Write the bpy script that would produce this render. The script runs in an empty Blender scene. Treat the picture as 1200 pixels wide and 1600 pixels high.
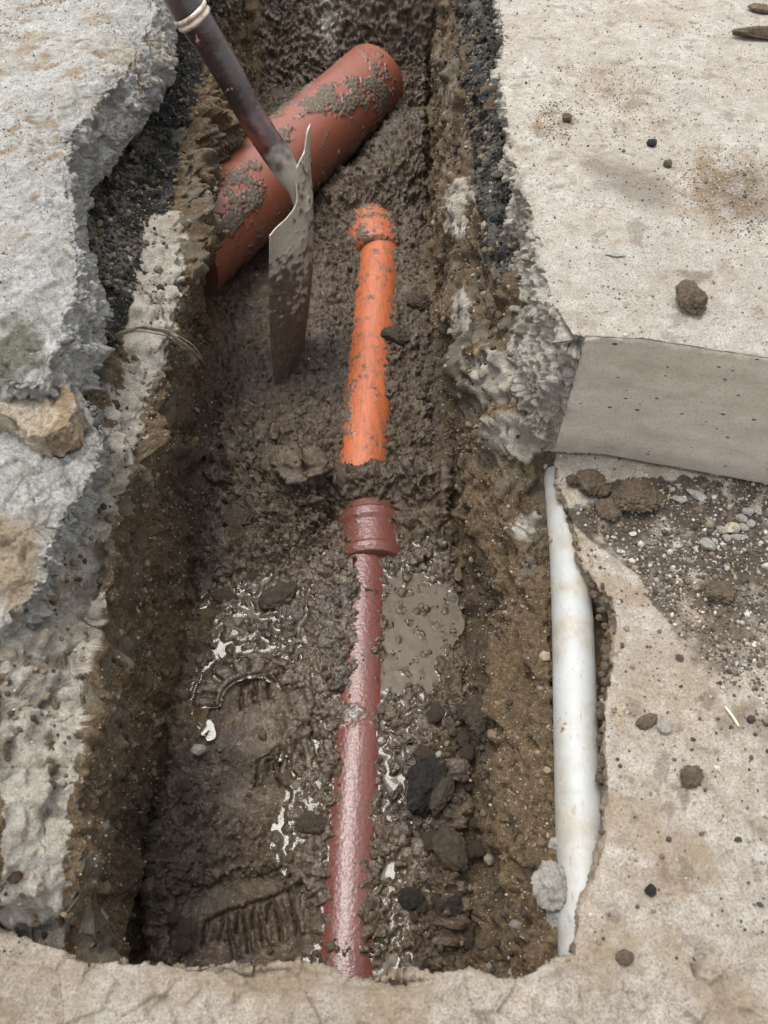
import bpy, bmesh, math, random
import numpy as np
from mathutils import Vector, Matrix
random.seed(7)
RNG = np.random.default_rng(11)
R = math.radians
F32 = np.float32

# ---------------------------------------------------------------- camera, sky, sun, exposure
SC = bpy.context.scene
COL = SC.collection
H, PITCH, FPX = 0.75, R(55), 1202.0
cd = bpy.data.cameras.new('camera')
cam = bpy.data.objects.new('camera', cd); COL.objects.link(cam)
cam.location = (0, 0, H); cam.rotation_euler = (R(90) - PITCH, 0, 0)
cd.sensor_fit = 'VERTICAL'; cd.sensor_height = 36.0; cd.lens = 36.0 * FPX / 1600.0
cd.clip_start = 0.02; cd.clip_end = 2000
cd.dof.use_dof = True; cd.dof.focus_distance = 1.45; cd.dof.aperture_fstop = 6.5
SC.camera = cam
SUN_EL, SUN_AZ = R(73), R(-47)          # azimuth measured from +Y towards +X
w = bpy.data.worlds.new('World'); SC.world = w; w.use_nodes = True
wn, wl = w.node_tree.nodes, w.node_tree.links
bg = wn['Background']; sky = wn.new('ShaderNodeTexSky'); sky.sky_type = 'NISHITA'; sky.sun_disc = False
sky.sun_elevation = SUN_EL; sky.sun_rotation = SUN_AZ; sky.dust_density = 3.0; sky.air_density = 1.0
hs = wn.new('ShaderNodeHueSaturation'); hs.inputs['Saturation'].default_value = 0.16
wl.new(sky.outputs[0], hs.inputs['Color']); wl.new(hs.outputs[0], bg.inputs[0]); bg.inputs[1].default_value = 0.15
sd = bpy.data.lights.new('sun', 'SUN'); sd.energy = 1.05; sd.angle = R(28); sd.color = (1.0, 0.975, 0.94)
sun = bpy.data.objects.new('sun', sd); COL.objects.link(sun)
dv = Vector((math.sin(SUN_AZ) * math.cos(SUN_EL), math.cos(SUN_AZ) * math.cos(SUN_EL), math.sin(SUN_EL)))
sun.rotation_euler = dv.to_track_quat('Z', 'Y').to_euler()
SC.view_settings.view_transform = 'Standard'; SC.view_settings.look = 'None'
SC.view_settings.gamma = 1.0; SC.view_settings.use_curve_mapping = False
SC.view_settings.exposure = 1.12
SC.render.engine = 'CYCLES'
SC.cycles.max_bounces = 8; SC.cycles.use_denoising = True

# ---------------------------------------------------------------- picture <-> world
SP, CP = math.sin(PITCH), math.cos(PITCH)
def uz(px, py, z):
    a = (px - 600) / FPX; b = -(py - 800) / FPX
    dy = CP + b * SP; dz = -SP + b * CP
    t = (z - H) / dz
    return np.array((a * t, dy * t, z))
def uy(px, py, Y):
    a = (px - 600) / FPX; b = -(py - 800) / FPX
    dy = CP + b * SP; dz = -SP + b * CP
    t = Y / dy
    return np.array((a * t, Y, H + dz * t))
def proj(x, y, z):
    ax = y * CP - (z - H) * SP
    up = y * SP + (z - H) * CP
    return 600 + FPX * x / ax, 800 - FPX * up / ax

# ---------------------------------------------------------------- noise
def _h(ix, iy, iz, seed):
    h = (ix.astype(np.uint32) * np.uint32(374761393) + iy.astype(np.uint32) * np.uint32(668265263)
         + iz.astype(np.uint32) * np.uint32(2147483647) + np.uint32((seed * 144665) & 0xffffffff))
    h = (h ^ (h >> np.uint32(13))) * np.uint32(1274126177)
    h = (h ^ (h >> np.uint32(15))) * np.uint32(2246822519)
    return h ^ (h >> np.uint32(16))
def perlin(P, s, seed=0):
    P = (P * s).astype(F32) + F32(64.37)
    I = np.floor(P); f = P - I; I = I.astype(np.int32)
    u = f * f * f * (f * (f * 6 - 15) + 10)
    out = np.zeros(len(P), F32)
    for dx in (0, 1):
        wx = u[:, 0] if dx else 1 - u[:, 0]
        for dy in (0, 1):
            wy = u[:, 1] if dy else 1 - u[:, 1]
            for dz in (0, 1):
                wz = u[:, 2] if dz else 1 - u[:, 2]
                h = _h(I[:, 0] + dx, I[:, 1] + dy, I[:, 2] + dz, seed)
                g = ((h & np.uint32(1023)).astype(F32) / 511.5 - 1) * (f[:, 0] - dx) \
                    + (((h >> np.uint32(10)) & np.uint32(1023)).astype(F32) / 511.5 - 1) * (f[:, 1] - dy) \
                    + (((h >> np.uint32(20)) & np.uint32(1023)).astype(F32) / 511.5 - 1) * (f[:, 2] - dz)
                out += wx * wy * wz * g
    return out * 1.5
def fbm(P, s, o=4, seed=0, ridge=False):
    out = np.zeros(len(P), F32); a = 1.0; tot = 0
    for k in range(o):
        n = perlin(P, s * 2.03 ** k, seed + 17 * k)
        if ridge: n = 1 - 2 * np.abs(n) - .4
        out += a * n; tot += a; a *= .5
    return out / tot * 1.5
def worley(P, s, seed=0, jit=.9):
    P = (P * s).astype(F32) + F32(53.1)
    I = np.floor(P).astype(np.int32); f = P - I
    f1 = np.full(len(P), 9., F32); f2 = f1.copy(); idv = np.zeros(len(P), F32)
    for dx in (-1, 0, 1):
        for dy in (-1, 0, 1):
            for dz in (-1, 0, 1):
                h = _h(I[:, 0] + dx, I[:, 1] + dy, I[:, 2] + dz, seed)
                ox = dx + .5 + jit * ((h & np.uint32(1023)).astype(F32) / 1023 - .5)
                oy = dy + .5 + jit * (((h >> np.uint32(10)) & np.uint32(1023)).astype(F32) / 1023 - .5)
                oz = dz + .5 + jit * (((h >> np.uint32(20)) & np.uint32(1023)).astype(F32) / 1023 - .5)
                d = (f[:, 0] - ox) ** 2 + (f[:, 1] - oy) ** 2 + (f[:, 2] - oz) ** 2
                c = d < f1
                f2 = np.where(c, f1, np.minimum(f2, d)); f1 = np.where(c, d, f1)
                idv = np.where(c, (h >> np.uint32(5) & np.uint32(255)).astype(F32) / 255, idv)
    return np.sqrt(f1), np.sqrt(f2), idv
def sst(a, b, x):
    t = np.clip((x - a) / (b - a), 0, 1); return t * t * (3 - 2 * t)
def ell(px, py, cx, cy, rx, ry, rot=0, soft=.3):
    c, s = math.cos(R(rot)), math.sin(R(rot))
    u = ((px - cx) * c + (py - cy) * s) / rx; v = (-(px - cx) * s + (py - cy) * c) / ry
    return 1 - sst(1 - soft, 1 + soft, np.sqrt(u * u + v * v))
def inpoly(px, py, poly):
    ins = np.zeros(len(px), bool); n = len(poly)
    for i in range(n):
        x1, y1 = poly[i]; x2, y2 = poly[(i + 1) % n]
        if y1 == y2: continue
        c = ((y1 > py) != (y2 > py)) & (px < (x2 - x1) * (py - y1) / (y2 - y1) + x1)
        ins ^= c
    return ins
def seg(px, py, x1, y1, x2, y2):
    dx, dy = x2 - x1, y2 - y1
    t = np.clip(((px - x1) * dx + (py - y1) * dy) / (dx * dx + dy * dy), 0, 1)
    return np.hypot(px - x1 - t * dx, py - y1 - t * dy)
def polydist(px, py, pts):
    d = np.full(len(px), 1e9)
    for a, b in zip(pts[:-1], pts[1:]): d = np.minimum(d, seg(px, py, a[0], a[1], b[0], b[1]))
    return d

# ---------------------------------------------------------------- object helpers
def tag(o, label=None, cat=None, group=None, kind=None):
    if label: o['label'] = label
    if cat: o['category'] = cat
    if group: o['group'] = group
    if kind: o['kind'] = kind
    return o
def empty(name, loc, label, cat, group=None):
    o = bpy.data.objects.new(name, None); o.location = loc; COL.objects.link(o); o.empty_display_size = .05
    return tag(o, label, cat, group)
def npmesh(name, V, Fc, mat, parent=None, attrs=None, smooth=True):
    V = np.asarray(V, F32); Fc = np.asarray(Fc, np.int32)
    me = bpy.data.meshes.new(name)
    me.vertices.add(len(V)); me.vertices.foreach_set('co', V.ravel())
    k = Fc.shape[1]
    me.loops.add(Fc.size); me.loops.foreach_set('vertex_index', Fc.ravel())
    me.polygons.add(len(Fc)); me.polygons.foreach_set('loop_start', np.arange(0, Fc.size, k, dtype=np.int32))
    me.polygons.foreach_set('use_smooth', np.full(len(Fc), smooth))
    for an, av in (attrs or {}).items():
        at = me.attributes.new(an, 'FLOAT_COLOR', 'POINT')
        a4 = np.zeros((len(V), 4), F32); a4[:, :av.shape[1]] = av
        at.data.foreach_set('color', a4.ravel())
    me.update(calc_edges=True); me.validate()
    me.materials.append(mat)
    o = bpy.data.objects.new(name, me); COL.objects.link(o)
    if parent:
        o.parent = parent; o.matrix_parent_inverse = Matrix.Translation(-Vector(parent.location))
    return o
def gridfaces(nr, nc, wrap=False):
    r = np.arange(nr - 1)[:, None]; c = np.arange(nc if wrap else nc - 1)[None, :]
    c2 = (c + 1) % nc
    a = r * nc + c; b = r * nc + c2; d = (r + 1) * nc + c; e = (r + 1) * nc + c2
    return np.stack([a, b, e, d], -1).reshape(-1, 4)
def vnormals(V, Fc):
    A, B, Cc = V[Fc[:, 0]], V[Fc[:, 1]], V[Fc[:, 2]]
    D = V[Fc[:, -1]]
    n = np.cross(Cc - A, D - B) if Fc.shape[1] == 4 else np.cross(B - A, Cc - A)
    N = np.zeros_like(V)
    for k in range(Fc.shape[1]):
        for j in range(3): N[:, j] += np.bincount(Fc[:, k], n[:, j], len(V))
    return N / np.maximum(np.linalg.norm(N, axis=1, keepdims=True), 1e-12)
def remesh(bm, voxel):
    me = bpy.data.meshes.new('tmp'); bm.to_mesh(me); bm.free()
    o = bpy.data.objects.new('tmp', me); COL.objects.link(o)
    m = o.modifiers.new('r', 'REMESH'); m.mode = 'VOXEL'; m.voxel_size = voxel
    dg = bpy.context.evaluated_depsgraph_get(); e = o.evaluated_get(dg).to_mesh()
    V = np.empty(len(e.vertices) * 3, F32); e.vertices.foreach_get('co', V); V = V.reshape(-1, 3)
    L = np.empty(len(e.loops), np.int32); e.loops.foreach_get('vertex_index', L)
    Fc = L.reshape(-1, 4) if len(L) == 4 * len(e.polygons) else None
    assert Fc is not None
    bpy.data.objects.remove(o); bpy.data.meshes.remove(me)
    return V.astype(np.float64), Fc
def rings(levels):
    """levels: list of rings (same count) of 3D points, closed solid with ngon caps"""
    bm = bmesh.new(); vs = [[bm.verts.new(tuple(p)) for p in r] for r in levels]
    n = len(vs[0])
    for a, b in zip(vs[:-1], vs[1:]):
        for i in range(n): bm.faces.new((a[i], a[(i + 1) % n], b[(i + 1) % n], b[i]))
    f1 = bm.faces.new(vs[0][::-1]); f2 = bm.faces.new(vs[-1])
    bmesh.ops.triangulate(bm, faces=[f1, f2])
    bmesh.ops.recalc_face_normals(bm, faces=bm.faces)
    return bm

# ---------------------------------------------------------------- material helpers
class NT:
    def __init__(s, name):
        s.m = bpy.data.materials.new(name); s.m.use_nodes = True; s.t = s.m.node_tree; s.n = s.t.nodes; s.l = s.t.links
        s.b = s.n['Principled BSDF']; s.out = s.n['Material Output']
        s.geo = s.n.new('ShaderNodeTexCoord').outputs['Object']
    def set(s, sock, v):
        if isinstance(v, bpy.types.NodeSocket): s.l.new(v, sock)
        elif isinstance(v, tuple) and len(v) == 3 and sock.type == 'RGBA': sock.default_value = (*v, 1)
        else: sock.default_value = v
    def noise(s, scale, det=4, rough=.6, dist=0, vec=None, c=False):
        n = s.n.new('ShaderNodeTexNoise'); n.inputs['Scale'].default_value = scale; n.inputs['Detail'].default_value = det
        n.inputs['Roughness'].default_value = rough; n.inputs['Distortion'].default_value = dist
        s.l.new(vec or s.geo, n.inputs['Vector']); return n.outputs['Color' if c else 'Fac']
    def voro(s, scale, feat='F1', out='Distance', vec=None):
        n = s.n.new('ShaderNodeTexVoronoi'); n.feature = feat; n.inputs['Scale'].default_value = scale
        s.l.new(vec or s.geo, n.inputs['Vector']); return n.outputs[out]
    def ramp(s, f, pts, inter='LINEAR'):
        n = s.n.new('ShaderNodeValToRGB'); e = n.color_ramp.elements; n.color_ramp.interpolation = inter
        while len(e) < len(pts): e.new(.5)
        for q, (p, c) in zip(e, pts):
            q.position = p; q.color = (*c, 1) if isinstance(c, tuple) else (c, c, c, 1)
        s.l.new(f, n.inputs[0]); return n.outputs[0]
    def mix(s, f, a, b, mode='MIX'):
        n = s.n.new('ShaderNodeMix'); n.data_type = 'RGBA'; n.blend_type = mode; n.clamp_factor = True
        s.set(n.inputs[0], f); s.set(n.inputs[6], a); s.set(n.inputs[7], b); return n.outputs[2]
    def math(s, op, a, b=0.0, c=0.0, clamp=False):
        n = s.n.new('ShaderNodeMath'); n.operation = op; n.use_clamp = clamp
        s.set(n.inputs[0], a); s.set(n.inputs[1], b); s.set(n.inputs[2], c); return n.outputs[0]
    def attr(s, name):
        n = s.n.new('ShaderNodeAttribute'); n.attribute_name = name
        sp = s.n.new('ShaderNodeSeparateColor'); s.l.new(n.outputs['Color'], sp.inputs[0])
        return sp.outputs[0], sp.outputs[1], sp.outputs[2], n.outputs['Alpha'], n.outputs['Color']
    def scalevec(s, v):
        n = s.n.new('ShaderNodeMapping'); n.inputs['Scale'].default_value = v
        s.l.new(s.geo, n.inputs['Vector']); return n.outputs[0]
    def bump(s, h, dist, strength=1.0, prev=None):
        n = s.n.new('ShaderNodeBump'); n.inputs['Distance'].default_value = dist; n.inputs['Strength'].default_value = strength
        s.set(n.inputs['Height'], h)
        if prev: s.l.new(prev, n.inputs['Normal'])
        return n.outputs[0]
    def done(s, col, rough, nrm=None, **kw):
        s.set(s.b.inputs['Base Color'], col); s.set(s.b.inputs['Roughness'], rough)
        if nrm: s.l.new(nrm, s.b.inputs['Normal']); s.l.new(nrm, s.b.inputs['Coat Normal'])
        for k, v in kw.items(): s.set(s.b.inputs[k.replace('_', ' ')], v)
        return s.m

def soil_material():
    """mask = (concrete, asphalt, ochre sand, wetness); tint = (dark patches, grey, -, -)"""
    s = NT('soil'); mr, mg, mb, ma, _ = s.attr('mask'); tr, tg, tb, ta, _ = s.attr('tint')
    big = s.noise(9, 5, .65); mid = s.noise(60, 6, .7); fine = s.noise(420, 5, .75); vfine = s.noise(1500, 3, .7)
    mud = s.ramp(mid, [(.3, (.036, .024, .014)), (.5, (.10, .068, .041)), (.72, (.21, .15, .095))])
    mud = s.mix(s.ramp(big, [(.35, 0.), (.65, .6)]), mud, (.105, .068, .038))
    ochre = s.ramp(s.noise(130, 6, .75, .5), [(.3, (.042, .027, .013)), (.48, (.135, .088, .044)), (.68, (.30, .22, .13))])
    asph = s.ramp(s.noise(300, 5, .8), [(.35, (.006, .006, .006)), (.52, (.022, .021, .020)), (.64, (.07, .065, .055)), (.76, (.26, .24, .2))])
    conc = s.ramp(s.noise(55, 7, .75, .3), [(.3, (.26, .215, .15)), (.5, (.50, .455, .38)), (.7, (.70, .675, .62))])
    c = s.mix(mb, mud, ochre); c = s.mix(mg, c, asph); c = s.mix(mr, c, conc)
    # light grit
    gv = s.voro(260); gid = s.voro(260, out='Color'); sp = s.n.new('ShaderNodeSeparateColor'); s.l.new(gid, sp.inputs[0])
    grit = s.math('MULTIPLY', s.math('LESS_THAN', gv, .26), s.math('GREATER_THAN', sp.outputs[0], .86))
    dry = s.math('SUBTRACT', 1.0, s.math('MULTIPLY', ma, .75))
    c = s.mix(s.math('MULTIPLY', grit, dry), c, s.ramp(sp.outputs[1], [(0, (.30, .24, .16)), (.6, (.45, .40, .33)), (1, (.6, .57, .5))]))
    c = s.mix(s.ramp(fine, [(.32, .6), (.50, 0.)]), c, (.022, .017, .012), 'MIX')
    c = s.mix(s.math('MULTIPLY', tr, .8), c, (.017, .016, .016))
    c = s.mix(s.math('MULTIPLY', tg, .8), c, (.17, .155, .125))
    c = s.mix(s.math('MULTIPLY', ma, .25), c, s.mix(1.0, c, (.55, .52, .48), 'MULTIPLY'))
    h = s.math('ADD', s.math('MULTIPLY', fine, 1.0), s.math('MULTIPLY', vfine, .35))
    h = s.math('ADD', h, s.math('MULTIPLY', s.voro(330, 'SMOOTH_F1'), .7))
    h = s.math('MULTIPLY', h, s.math('SUBTRACT', 1.0, s.math('MULTIPLY', ma, .55)))
    n = s.bump(h, .0045, 1.0)
    ro = s.math('SUBTRACT', .88, s.math('MULTIPLY', ma, s.math('ADD', .42, s.math('MULTIPLY', big, .4))), clamp=True)
    return s.done(c, ro, n, Specular_IOR_Level=s.math('ADD', .35, s.math('MULTIPLY', ma, .1)),
                  Coat_Weight=s.math('MULTIPLY', ma, s.ramp(mid, [(.40, .25), (.56, 1.)])), Coat_Roughness=.07, Coat_IOR=1.6, Coat_Normal=s.bump(s.noise(140, 3, .55), .006, 1.0))

def concrete_material(name, lo, mi, hi, stain=(.30, .22, .13), moss=(.10, .105, .06)):
    """mask = (stain, dirt crumbs, moss/dark, cut face)"""
    s = NT(name); mr, mg, mb, ma, _ = s.attr('mask')
    big = s.noise(5, 6, .65); mid = s.noise(48, 7, .72, .4); fine = s.noise(330, 5, .75); vf = s.noise(1300, 3, .7)
    c = s.ramp(mid, [(.3, lo), (.5, mi), (.7, hi)])
    c = s.mix(s.ramp(big, [(.42, 0.), (.6, .4)]), c, stain)
    c = s.mix(s.ramp(s.noise(3.3, 6, .7, .8), [(.45, 0.), (.62, .55)]), c, s.mix(.5, c, (mi[0] * .80, mi[1] * .84, mi[2] * .92)))
    c = s.mix(s.ramp(s.noise(8, 7, .75, 1.2), [(.52, 0.), (.64, .55)]), c, (stain[0] * 1.0, stain[1] * .93, stain[2] * .85))
    # aggregate pieces showing
    av = s.voro(95); aid = s.voro(95, out='Color'); sp = s.n.new('ShaderNodeSeparateColor'); s.l.new(aid, sp.inputs[0])
    agg = s.math('MULTIPLY', s.ramp(av, [(.22, 1.), (.3, 0.)]), s.math('GREATER_THAN', sp.outputs[0], .80))
    c = s.mix(s.math('MULTIPLY', agg, s.math('SUBTRACT', .55, s.math('MULTIPLY', ma, .5))), c, s.ramp(sp.outputs[1], [(0, (.20, .21, .23)), (.35, (.36, .34, .30)), (.7, (.26, .17, .10)), (1, (.6, .58, .53))]))
    gv = s.voro(420); gid = s.voro(420, out='Color'); sp2 = s.n.new('ShaderNodeSeparateColor'); s.l.new(gid, sp2.inputs[0])
    gr = s.math('MULTIPLY', s.math('LESS_THAN', gv, .3), s.math('GREATER_THAN', sp2.outputs[0], .82))
    c = s.mix(s.math('MULTIPLY', gr, .7), c, s.ramp(sp2.outputs[1], [(0, (.07, .055, .04)), (.5, (.22, .15, .09)), (1, (.6, .57, .5))]))
    c = s.mix(s.ramp(fine, [(.34, .8), (.5, 0.)]), c, (lo[0] * .45, lo[1] * .43, lo[2] * .4))
    c = s.mix(s.ramp(fine, [(.56, 0.), (.68, .7)]), c, (.72, .70, .66))
    c = s.mix(s.ramp(s.noise(17, 7, .8, .6), [(.46, 0.), (.60, .45)]), c, (stain[0] * .75, stain[1] * .74, stain[2] * .74))
    c = s.mix(mr, c, s.ramp(s.noise(200, 5, .8), [(.35, (.17, .115, .06)), (.5, (.30, .215, .125)), (.65, (.42, .33, .22))]))
    c = s.mix(mg, c, s.ramp(s.noise(240, 5, .8), [(.35, (.05, .035, .022)), (.55, (.13, .09, .058)), (.7, (.25, .19, .13))]))
    c = s.mix(mb, c, s.ramp(s.noise(160, 5, .8), [(.35, tuple(v * .2 for v in moss)), (.55, moss), (.7, tuple(v * 2.4 for v in moss))]))
    cut = s.ramp(s.noise(14, 5, .6, .2, s.scalevec((1, 1, 2.2))), [(.3, (.42, .36, .29)), (.55, (.53, .465, .385)), (.75, (.60, .545, .47))])
    pv = s.voro(48, vec=s.scalevec((1, .3, 1.8))); pid = s.voro(48, out='Color', vec=s.scalevec((1, .3, 1.8))); sp3 = s.n.new('ShaderNodeSeparateColor'); s.l.new(pid, sp3.inputs[0])
    pore = s.math('MULTIPLY', s.math('LESS_THAN', s.math('SUBTRACT', pv, s.math('MULTIPLY', sp3.outputs[2], .11)), .085), s.math('GREATER_THAN', sp3.outputs[0], .62))
    cut = s.mix(s.ramp(s.noise(260, 4, .7), [(.35, .35), (.5, 0.)]), cut, (.17, .145, .115))
    cut = s.mix(s.math('MULTIPLY', pore, .9), cut, (.03, .025, .02))
    c = s.mix(ma, c, cut)
    h = s.math('ADD', fine, s.math('MULTIPLY', vf, .3)); h = s.math('ADD', h, s.math('MULTIPLY', mid, 1.6))
    h = s.math('MULTIPLY', h, s.math('SUBTRACT', 1.0, s.math('MULTIPLY', ma, .85)))
    return s.done(c, .86, s.bump(h, .0048, 1.0), Specular_IOR_Level=.35)

def rock_material(name, cols, scale=90, rough=.8, bump=.003, spec=.4, coat=0.):
    s = NT(name); c = s.ramp(s.noise(scale, 7, .75, .3), [(.3, cols[0]), (.5, cols[1]), (.7, cols[2])])
    c = s.mix(s.ramp(s.noise(scale * 6, 4, .75), [(.33, .7), (.5, 0.)]), c, tuple(v * .4 for v in cols[0]))
    h = s.math('ADD', s.noise(scale * 4, 5, .75), s.noise(scale * 14, 3, .7))
    return s.done(c, rough, s.bump(h, bump, 1.0), Specular_IOR_Level=spec, Coat_Weight=coat, Coat_Roughness=.15)

M_SOIL = soil_material()
M_CONC_R = concrete_material('pale_concrete', (.38, .34, .29), (.54, .50, .435), (.68, .65, .59), (.40, .335, .25))
M_CONC_L = concrete_material('grey_concrete', (.32, .31, .285), (.50, .495, .465), (.74, .74, .72), (.36, .33, .27))
M_CONC_B = concrete_material('beige_concrete', (.34, .29, .23), (.51, .455, .385), (.68, .635, .56), (.40, .31, .21), (.075, .063, .050))
M_ROCK = rock_material('pale_stone', ((.24, .21, .17), (.42, .39, .34), (.62, .60, .56)))
M_TANROCK = rock_material('tan_stone', ((.36, .22, .10), (.48, .41, .31), (.60, .55, .47)), 28)
M_CLOD = rock_material('dry_clod', ((.075, .053, .034), (.16, .115, .074), (.27, .205, .14)), 120)
M_CLODW = rock_material('wet_clod', ((.034, .023, .014), (.085, .058, .036), (.165, .118, .075)), 110, .6, .004, .5, .2)
M_COAL = rock_material('dark_lump', ((.010, .009, .007), (.026, .022, .018), (.09, .07, .05)), 120, .65, .004, .4, .08)
def grit_material():
    s = NT('grit'); col = s.attr('tone')[4]
    c = s.mix(s.ramp(s.noise(500, 4, .75), [(.35, .6), (.55, 0.)]), col, s.mix(1.0, col, (.4, .38, .35), 'MULTIPLY'))
    return s.done(c, .75, s.bump(s.noise(900, 4, .7), .0015), Specular_IOR_Level=.4)
M_GRIT = grit_material()

def facets(P, s, seed):
    P0 = (P * s).astype(F32) + F32(41.7); I = np.floor(P0).astype(np.int32); f = P0 - I
    best = np.full(len(P), 9., F32); out = np.zeros(len(P), F32)
    for dx in (-1, 0, 1):
        for dy in (-1, 0, 1):
            for dz in (-1, 0, 1):
                h = _h(I[:, 0] + dx, I[:, 1] + dy, I[:, 2] + dz, seed); h2 = _h(I[:, 0] + dx, I[:, 1] + dy, I[:, 2] + dz, seed + 77)
                q = [(h >> np.uint32(10 * k) & np.uint32(1023)).astype(F32) / 1023 - .5 for k in range(3)]
                g = [(h2 >> np.uint32(10 * k) & np.uint32(1023)).astype(F32) / 511.5 - 1 for k in range(3)]
                r = [f[:, k] - (dx, dy, dz)[k] - .5 - .9 * q[k] for k in range(3)]
                d = r[0] ** 2 + r[1] ** 2 + r[2] ** 2
                v = r[0] * g[0] + r[1] * g[1] + r[2] * g[2]
                c = d < best; best = np.where(c, d, best); out = np.where(c, v, out)
    return out

# ---------------------------------------------------------------- the trench sheet
def tab(pts, z):
    W = np.array([uz(p[0], p[1], p[2] if len(p) > 2 else z) for p in pts]); o = np.argsort(W[:, 1]); return W[o, 1], W[o, 0], W[o, 2]
# traced profile lines
L_TOP = tab([(-70, 1450), (-60, 1200), (20, 960), (100, 800), (155, 690), (130, 560), (110, 470), (122, 400), (105, 250), (150, 170), (225, 70), (245, -40)], -.09)
L_MID = tab([(95, 1480, -.175), (100, 1400, -.175), (110, 1250, -.175), (130, 1100, -.175), (158, 960, -.18), (165, 840, -.2), (205, 740), (215, 680), (240, 600), (278, 490), (285, 400), (268, 300), (275, 210), (315, 120), (340, 0)], -.21)
L_FOOT = tab([(190, 1480), (200, 1350), (235, 1150), (262, 1000), (275, 900), (290, 720), (305, 560), (335, 420), (345, 350)], -.54)
R_FOOT = tab([(750, 1480), (752, 1300), (748, 1100), (742, 950), (722, 800), (708, 680), (695, 520), (686, 400), (680, 260), (680, 150)], -.54)
R_MID = tab([(893, 1490), (878, 1300), (868, 1050), (860, 900), (845, 800), (800, 740), (772, 670), (742, 600), (728, 530), (706, 460), (697, 380), (700, 290), (694, 200), (686, 100), (690, 0)], -.28)
R_TOP = tab([(905, 1490), (895, 1300), (885, 1050), (875, 850), (868, 740), (850, 700)], -.29)
def ip(t, Y, j=1): return np.interp(Y, t[0], t[j])
Ys = [-.25]; 
while Ys[-1] < 2.95:
    y = Ys[-1]; Ys.append(y + (.0022 if y < 0 else (.00125 + .00105 * max(0, y)) * (1 if y < 2.2 else .6)))
Ys = np.array(Ys); NR = len(Ys)
# control points per station: (x, z)
lt, lm, lf, rf, rm = ip(L_TOP, Ys), ip(L_MID, Ys), ip(L_FOOT, Ys), ip(R_FOOT, Ys), ip(R_MID, Ys)
near = 1 - sst(.75, .95, Ys)           # 1 near the camera: right side lies at the lower slab
rt = np.where(Ys < .84, ip(R_TOP, Ys), rm + .075 + .02 * np.sin(Ys * 9))
rtz = -.350 + .25 * sst(.80, .95, Ys)
ldn = sst(.17, .08, Ys) * .19
K = [(-1.6 + 0 * Ys, -.16 - ldn, 8), (np.minimum(lt - .05, lm - .05), -.15 - ldn, 60),
     (np.minimum(lt - .012, lm - .015), -.13 - ldn, 30), (lm * .6 + np.minimum(lt, lm) * .4, -.19 - ldn * .8, 60), (lm, -.225 + .045 * sst(.8, .5, Ys) - ldn * .8, 70),
     (lm * .3 + lf * .7, -.45 + 0 * Ys, 120), (lf + .012, -.53 + 0 * Ys, 70), (lf + .05, -.545 + 0 * Ys, 30),
     (rf - .05, -.545 + 0 * Ys, 340), (rf - .01, -.53 + 0 * Ys, 30), (rf * .72 + rm * .28 - .004, -.405 + 0 * Ys, 80), (rm, -.335 + .035 * sst(.75, .9, Ys), 110),
     (rt, rtz, 90), (rt + .05, rtz - .01, 30), (1.6 + 0 * Ys, -.38 + .16 * sst(.84, .95, Ys), 10)]
xs, zs, part = [], [], []
for k in range(len(K) - 1):
    n = K[k + 1][2]; t = (np.arange(n) / n)
    xs.append(K[k][0][:, None] * (1 - t) + K[k + 1][0][:, None] * t)
    zs.append(K[k][1][:, None] * (1 - t) + K[k + 1][1][:, None] * t); part += [k + v for v in t]
xs.append(K[-1][0][:, None]); zs.append(K[-1][1][:, None]); part.append(len(K) - 1)
X = np.concatenate(xs, 1); Z = np.concatenate(zs, 1); NC = X.shape[1]
def blur(A, n, ax):
    for _ in range(n):
        P = np.pad(A, [(1, 1) if i == ax else (0, 0) for i in (0, 1)], mode='edge')
        A = (P[2:] + 2 * P[1:-1] + P[:-2]) / 4 if ax == 0 else (P[:, 2:] + 2 * P[:, 1:-1] + P[:, :-2]) / 4
    return A
X = blur(blur(X, 40, 0), 8, 1); Z = blur(blur(Z, 40, 0), 8, 1)
U = np.broadcast_to(np.array(part)[None, :], X.shape)
YY = np.broadcast_to(Ys[:, None], X.shape)
PX, PY = proj(X, YY, Z)
floor = sst(6.3, 7.2, U) * (1 - sst(8.1, 8.9, U))            # 1 on the trench bottom
f_ = floor.ravel(); px, py = PX.ravel(), PY.ravel(); u_ = U.ravel()
V = np.stack([X, YY, Z], -1).reshape(-1, 3).astype(np.float64)
FC = gridfaces(NR, NC)
z = V[:, 2].copy()
PF = V * np.array((1, 1, 0.0)) ; PF[:, 2] = .3
# broad floor shape
nearf = sst(780, 880, py)
dz = np.zeros(len(V))
n_edge = fbm(PF, 22, 3, 5)
# pipe crown height in px space, level of mud each side
pipe_x = np.interp(py, [300, 380, 560, 740, 870, 1100, 1300, 1520], [590, 590, 577, 563, 568, 560, 548, 540])
dpx = px - pipe_x
lvl = -.552 + .036 * nearf + (1 - nearf) * (.020 * np.exp(-(dpx / 62.) ** 2) + .012 * fbm(PF, 16, 3, 33)) * (py > 300)
lvl += (.010 + .006 * fbm(PF, 30, 3, 34)) * np.exp(-((dpx + 45) / 34.) ** 2) * sst(875, 900, py) * (1 - sst(1075, 1100, py))
lvl += .055 * ell(px, py, 600, 290, 130, 40, -20, .6) + .020 * ell(px, py, 575, 345, 90, 45, 0, .6)
lvl += .010 * ell(px, py, 400, 480, 110, 90, 0, .5) + .012 * ell(px, py, 640, 560, 50, 160, 0, .6)
lvl += .062 * np.exp(-((py - 776) / 24.) ** 2) * (1 - sst(90, 150, np.abs(dpx)))
lvl += .050 * np.exp(-((py - 795) / 45.) ** 2) * sst(50, 75, np.abs(dpx)) * (1 - sst(130, 220, np.abs(dpx)))
lvl += .012 * ell(px, py, 390, 830, 110, 80, 0, .6)
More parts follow.
